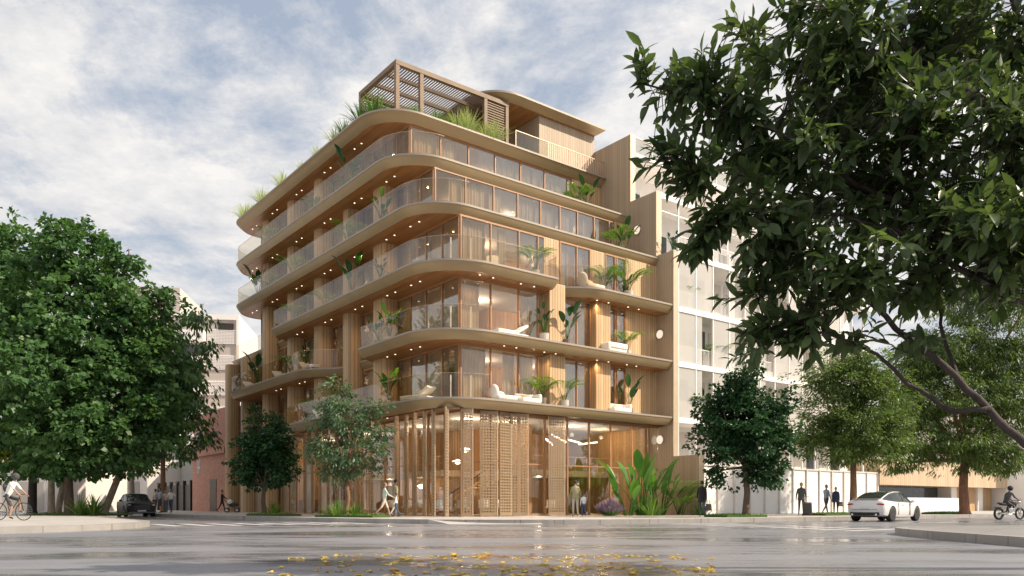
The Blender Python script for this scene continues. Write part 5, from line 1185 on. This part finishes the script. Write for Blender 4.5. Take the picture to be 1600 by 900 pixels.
# stroller
def wheel_mb(r, w, spokes=10, hub=.03):
    """wheel in the XZ plane round the origin"""
    t = MB(); t.tube([(r*math.cos(a), 0, r*math.sin(a)) for a in [2*math.pi*i/28 for i in range(29)]], w, 7, cap=False)
    s = MB(); s.tube([(0, -.03, 0), (0, .03, 0)], hub, 10)
    for i in range(spokes): a = 2*math.pi*i/spokes; s.bar((0, 0, 0), (r*math.cos(a), 0, r*math.sin(a)), .006 if spokes > 8 else .02)
    return t, s
def stroller():
    r = empty('stroller', P(362, 60.4), R(10), 'dark baby stroller with pale hood pushed past the brick building', 'stroller')
    m = MB(); m.tube([(-.55, -.22, 1.0), (-.2, -.22, .6), (.4, -.22, .2)], .018, 6); m.tube([(-.55, .22, 1.0), (-.2, .22, .6), (.4, .22, .2)], .018, 6); m.tube([(-.55, -.22, 1.0), (-.55, .22, 1.0)], .02, 6); m.tube([(-.35, -.22, .2), (0.05, -.22, .62)], .015, 6); m.tube([(-.35, .22, .2), (0.05, .22, .62)], .015, 6); m.build('frame', M['dark'], r)
    m = MB(); m.ell((.1, 0, .62), (.42, .22, .17), 14, 8); m.build('carry_cot', M['charcoal'], r, True)
    m = MB(); m.ell((-.12, 0, .78), (.22, .24, .22), 14, 8); m.build('hood', M['white_cloth'], r, True)
    for x, y in ((-.35, -.24), (-.35, .24), (.4, -.24), (.4, .24)):
        t, s = wheel_mb(.15, .03, 6); o = t.build('wheel', M['rubber'], r, True); o.location = (x, y, .18); s.build('rim', M['chrome'], o)
stroller()
# bicycle and rider
def bicycle():
    r = empty('bicycle', P(17, 30.4), R(-4), 'dark bicycle with thin wheels ridden past the left edge', 'bicycle'); m = MB()
    A = (-.5, 0, .34); Bm = (-.05, 0, .30); Sd = (-.18, 0, .88); Hd = (.36, 0, .86); F = (.52, 0, .34)
    for a, b in ((A, Bm), (Bm, Sd), (A, Sd), (Sd, Hd), (Bm, Hd), (Hd, F)): m.tube([a, b], .017, 7)
    m.build('frame', M['dark'], r, True)
    m = MB(); m.tube([Hd, (.36, 0, .98), (.40, 0, 1.0)], .014, 6); m.tube([(.38, -.24, 1.0), (.38, .24, 1.0)], .014, 6); m.build('handlebar', M['dark'], r, True)
    m = MB(); m.ell((-.2, 0, .93), (.14, .07, .035), 10, 6); m.build('saddle', M['rubber'], r, True)
    m = MB(); m.tube([(-.05, -.12, .30), (-.05, .12, .30)], .012, 6); m.bar((-.05, .12, .30), (.08, .12, .20), .02); m.bar((-.05, -.12, .30), (-.18, -.12, .40), .02); m.tube([(.06*math.cos(i*.5)-.05, .03, .30+.06*math.sin(i*.5)) for i in range(14)], .01, 4); m.build('crank', M['chrome'], r)
    for x in (-.5, .52):
        t, s = wheel_mb(.33, .016, 20, .025); o = t.build('wheel', M['rubber'], r, True); o.location = (x, 0, .345); s.build('spokes', M['chrome'], o)
bicycle()
person('cyclist in pale shirt with dark backpack riding at the left edge', P(12, 30.4)+Vector((0, 0, -.0)), R(-94), 1.78, 'white_cloth', 'charcoal', swing=(1.25, .55), knee=(1.3, .75), arm=(.62, .62), elbow=(.2, .2), lean=.30, short_legs=True, short_sleeve=True, sit=True, helmet='charcoal')
m = MB(); m.ell((0, 0, 0), (.13, .16, .24), 12, 8); o = m.build('backpack', M['charcoal'], None, True); o.location = P(16, 30.4)+Vector((-.12, 0, 1.22)); o.rotation_euler = (0, R(-25), 0); tag(o, 'dark backpack on the back of the cyclist', 'backpack')
# motorcycle and rider
def motorcycle():
    loc = P(1577, 41, 0); r = empty('motorcycle', loc, ANG-R(22), 'black motorcycle with chrome exhaust at the right edge', 'motorcycle')
    for x, w in ((-.68, .06), (.70, .05)):
        t, s = wheel_mb(.27, w, 6, .06); o = t.build('wheel', M['rubber'], r, True); o.location = (x, 0, .32); s.build('rim', M['chrome'], o)
    m = MB(); m.tube([(-.68, 0, .33), (-.2, 0, .42), (-.05, 0, .75), (.45, 0, .85)], .04, 8); m.tube([(-.05, 0, .3), (.3, 0, .35), (.45, 0, .85)], .03, 8); m.build('frame', M['dark'], r, True)
    m = MB(); m.ell((.16, 0, .86), (.26, .14, .13), 14, 8); m.build('fuel_tank', M['dark'], r, True)
    m = MB(); m.ell((-.32, 0, .80), (.34, .13, .07), 14, 8); m.ell((-.62, 0, .86), (.18, .1, .05), 10, 6); m.build('seat', M['rubber'], r, True)
    m = MB(); m.box(-.12, .26, -.14, .14, .30, .62); m.build('engine', M['chrome'], r, False, .04)
    m = MB(); m.tube([(.2, -.15, .38), (-.1, -.18, .27), (-.75, -.2, .33)], [.025, .03, .05], 8); m.build('exhaust', M['chrome'], r, True)
    for y in (-.07, .07): m = MB(); m.tube([(.70, y, .32), (.50, y, .95)], .022, 7); m.build('fork', M['chrome'], r)
    m = MB(); m.tube([(.36, -.36, 1.06), (.46, -.12, 1.0), (.46, .12, 1.0), (.36, .36, 1.06)], .014, 6); m.build('handlebar', M['dark'], r)
    m = MB(); m.ell((.62, 0, .90), (.09, .10, .10), 12, 8); m.build('headlight', M['chrome'], r, True)
    m = MB(); m.box(-.9, -.6, -.08, .08, .62, .66); m.build('mudguard', M['dark'], r)
    pos = loc+Vector((math.cos(ANG-R(22)), math.sin(ANG-R(22)), 0))*-.22
    person('motorcyclist in dark jacket and helmet leaning to the handlebar', pos+Vector((0, 0, -.02)), ANG-R(22)-R(90), 1.74, 'charcoal', 'charcoal', swing=(1.2, 1.2), knee=(1.5, 1.5), arm=(.6, .6), elbow=(.5, .5), lean=.28, sit=True, helmet='black_cloth', fat=1.15, coat=None)
motorcycle()
# ------------------------------------------------------------------ cars (x = forward)
def carpaint(name, c, rough=.25):
    m = newmat(name); t = m.node_tree; p = prin(t, c, rough); p.inputs['Coat Weight'].default_value = .5 if c[0] > .1 else .08; p.inputs['Specular IOR Level'].default_value = .5 if c[0] > .1 else .25; p.inputs['Coat Roughness'].default_value = .05; out(t, p.outputs[0]); M[name] = m
carpaint('white_paint', (.72, .70, .68)); carpaint('black_paint', (.012, .012, .013), .4); M['carglass'] = plain('car_glass', (.03, .035, .035), .04); M['taillight'] = plain('taillight_red', (.45, .03, .03), .2); M['headlamp'] = plain('headlamp_glass', (.7, .72, .75), .1)
M['alloy'] = plain('alloy', (.12, .12, .13), .3, .8)
def interp(T_, x):
    for i in range(len(T_)-1):
        if x <= T_[i+1][0]:
            t = (x-T_[i][0])/(T_[i+1][0]-T_[i][0]); t = t*t*(3-2*t) if False else t
            return [a+(b-a)*t for a, b in zip(T_[i][1:], T_[i+1][1:])]
    return list(T_[-1][1:])
def car(name, label, loc, rz, paint, prof, green, wheels, front_dark=False, suv=False):
    """prof: x, halfwidth, sill, shoulder, deck ; green: x, halfwidth low, halfwidth top, roof z"""
    r = empty(name, loc, rz, label, 'car')
    xs = np.linspace(prof[0][0], prof[-1][0], 46); m = MB(); ring = []
    for x in xs:
        w, zl, zs, zd = interp(prof, x)
        half = [(0, zl), (w*.80, zl), (w*.93, zl+.04), (w*.985, zl+.16), (w*1.0, zl*.45+zs*.55), (w*.985, zs-.07), (w*.955, zs-.015), (w*.90, zs+.01), (w*.72, zd-.01), (w*.4, zd+.006), (0, zd+.012)]
        ring.append([(x, y, z) for y, z in half]+[(x, -y, z) for y, z in half[-2:0:-1]])
    n = len(ring[0]); m.add(sum(ring, []), [(i*n+j, (i+1)*n+j, (i+1)*n+(j+1) % n, i*n+(j+1) % n) for i in range(len(ring)-1) for j in range(n)]+[tuple(range(n)), tuple(range((len(ring)-1)*n, len(ring)*n))[::-1]])
    b = m.build('tmp', M[paint]); cut = MB()
    for x in wheels[:2]: cut.tube([(x, -1.3, wheels[2]+.0), (x, 1.3, wheels[2]+.0)], wheels[2]*1.13, 28)
    c = cut.build('tmpc', M['rubber']); md = b.modifiers.new('b', 'BOOLEAN'); md.object = c; md.operation = 'DIFFERENCE'; md.solver = 'EXACT'
    bpy.context.view_layer.update(); nm = bpy.data.meshes.new_from_object(b.evaluated_get(bpy.context.evaluated_depsgraph_get())); bpy.data.objects.remove(b); bpy.data.objects.remove(c)
    nm.materials.clear(); nm.materials.append(M[paint]); body = bpy.data.objects.new('body', nm); col.objects.link(body); body.parent = r
    nm.polygons.foreach_set('use_smooth', [True]*len(nm.polygons)); sharp(body, 40)
    # dark wells
    m = MB()
    for x in wheels[:2]: m.box(x-wheels[2]*1.1, x+wheels[2]*1.1, -.62, .62, .2, wheels[2]*2.0)
    m.build('wheel_well', M['rubber'], r)
    # greenhouse
    gx = np.linspace(green[0][0], green[-1][0], 26); ring = []
    for x in gx:
        wl, wt, zr, zb = interp(green, x); zr = max(zr, zb+.004)
        half = [(wl, zb), (wl*.5+wt*.5+.012, zb*.5+zr*.5-.01), (wt, zr-.03), (wt*.9, zr), (wt*.5, zr+.014), (0, zr+.018)]
        ring.append([(x, y, z) for y, z in half]+[(x, -y, z) for y, z in half[-2::-1]])
    n = len(ring[0]); gl = MB(); rf = MB(); 
    allv = sum(ring, [])
    topx = [g[0] for g in green if g[3] > max(q[3] for q in green)-.07]; x0, x1 = min(topx), max(topx)
    fg = []; frr = []
    for i in range(len(gx)-1):
        xm = (gx[i]+gx[i+1])/2
        for j in range(n-1):
            f = (i*n+j, (i+1)*n+j, (i+1)*n+j+1, i*n+j+1); side = j < 2 or j >= n-3
            if side: fg.append(f)
            elif x0-.05 <= xm <= x1+.05: frr.append(f)
            else:
                (fg if 3 <= j < n-4 else frr).append(f)
    gl.add(allv, fg); rf.add(allv, frr); gl.build('windows', M['carglass'], r, True); o = rf.build('roof', M[paint], r, True)
    sm = o.modifiers.new('s', 'SOLIDIFY'); sm.thickness = .012; sm.offset = 1
    # pillars
    m = MB()
    for px_ in ([-.55, .42] if suv else [.05]):
        wl, wt, zr, zb = interp(green, px_)
        for s in (-1, 1): m.bar((px_, s*wl, zb), (px_-.05, s*(wt+.004), zr-.03), .06, .02)
    m.build('pillar', M['dark'], r)
    # wheels
    for x in wheels[:2]:
        for s in (-1, 1):
            w = interp(prof, x)[0]; q = MB(); rr = wheels[2]
            R4 = Matrix.Translation((x, s*(w-.12), rr)) @ Matrix.Rotation(R(90), 4, 'X')
            q.lathe([(rr*.66, -.10), (rr*.95, -.11), (rr, -.07), (rr, .07), (rr*.95, .11), (rr*.66, .10)], 30, mi=0, M4=R4); o = q.build('tyre', M['rubber'], r, True)
            q = MB(); q.lathe([(rr*.67, -.09), (rr*.62, -.05), (rr*.62, .05), (rr*.67, .09)], 30, mi=0, M4=R4); q.lathe([(.06, -.105), (.06, .105)], 12, mi=0, M4=R4)
            for k in range(10):
                a = 2*math.pi*k/10; e = Vector((rr*.64*math.cos(a), rr*.64*math.sin(a), s*-.085)); q.bar(R4 @ Vector((0.03*math.cos(a), .03*math.sin(a), s*-.09)), R4 @ e, .035, .02)
            q.build('rim', M['alloy'], o)
    return r, prof, green
def coupe():
    prof = [(-2.33, .60, .42, .62, .66), (-2.28, .78, .34, .86, .90), (-2.15, .86, .28, .95, 1.02), (-1.9, .90, .24, .97, 1.04), (-1.3, .925, .20, .93, 1.0), (-.4, .915, .17, .90, .92), (.6, .905, .17, .88, .90), (1.3, .92, .20, .86, .90), (1.8, .89, .22, .78, .84), (2.15, .80, .25, .68, .74), (2.32, .60, .30, .56, .60)]
    green = [(-2.0, .70, .62, 1.03, 1.0), (-1.6, .76, .62, 1.18, .97), (-1.1, .78, .60, 1.33, .95), (-.5, .80, .60, 1.40, .93), (0.1, .80, .60, 1.405, .91), (.55, .78, .59, 1.34, .89), (1.0, .76, .60, 1.14, .88), (1.4, .74, .62, .92, .87)]
    r, _, _ = car('coupe_car', 'white coupe with red tail lights driving away on the right street', P(1384, 38.0, 0), R(42), 'white_paint', prof, green, (-1.40, 1.42, .345))
    for s in (-1, 1):
        m = MB(); m.ell((-2.2, s*.64, .80), (.09, .22, .065), 14, 8); m.build('taillight', M['taillight'], r, True)
        m = MB(); m.tube([(-2.25, s*.55, .33), (-2.36, s*.55, .33)], .05, 12); m.build('exhaust_pipe', M['chrome'], r)
        m = MB(); m.ell((.72, s*.98, .96), (.09, .09, .06), 10, 8); m.build('side_mirror', M['white_paint'], r, True)
        m = MB(); m.box(-.35, -.18, s*.915-.012, s*.915+.012, .76, .785); m.build('door_handle', M['chrome'], r)
    m = MB(); m.box(-2.345, -2.2, -.66, .66, .30, .44); m.build('rear_diffuser', M['rubber'], r, False, .03)
    m = MB(); m.box(-2.352, -2.30, -.24, .24, .60, .71); m.build('number_plate', M['white_cloth'], r)
    m = MB(); m.box(-2.22, -2.02, -.6, .6, 1.035, 1.055); m.build('spoiler', M['white_paint'], r, False, .01)
    m = MB(); m.box(.52, .53, -.93, .93, .30, .84); m.box(-.78, -.77, -.93, .93, .32, .86); m.build('door_gap', M['rubber'], r)
coupe()
def sedan():
    prof = [(-2.45, .70, .38, .78, .80), (-2.3, .84, .30, .94, .98), (-1.9, .90, .25, 1.0, 1.06), (-1.0, .93, .22, .98, 1.02), (.6, .93, .22, .97, 1.0), (1.2, .93, .22, .96, 1.02), (1.9, .90, .24, .90, .98), (2.25, .86, .27, .82, .90), (2.42, .76, .34, .66, .74)]
    green = [(-2.0, .76, .68, 1.06, 1.04), (-1.5, .82, .64, 1.36, 1.0), (-1.0, .84, .64, 1.46, 1.0), (-.2, .84, .64, 1.50, .99), (.3, .83, .64, 1.47, .99), (.8, .80, .66, 1.24, 1.0), (1.2, .78, .70, 1.03, 1.0)]
    r, _, _ = car('dark_car', 'black car with wide grille driving toward the junction past the left trees', P(212, 52.5, 0), R(-56), 'black_paint', prof, green, (-1.42, 1.45, .35), suv=True)
    for s in (-1, 1):
        m = MB(); m.ell((2.25, s*.66, .74), (.13, .17, .06), 12, 8); m.build('headlight', M['headlamp'], r, True)
        m = MB(); m.ell((.62, s*1.0, 1.04), (.09, .10, .07), 10, 8); m.build('side_mirror', M['black_paint'], r, True)
    m = MB(); 
    for i in range(5): m.box(2.36, 2.455, -.46, .46, .46+i*.065, .475+i*.065)
    m.build('grille', M['alloy'], r)
    m = MB(); m.box(2.36, 2.47, -.24, .24, .34, .43); m.build('number_plate', M['white_cloth'], r)
    m = MB(); m.box(2.2, 2.43, -.75, .75, .26, .32); m.build('bumper_lip', M['alloy'], r)
sedan()
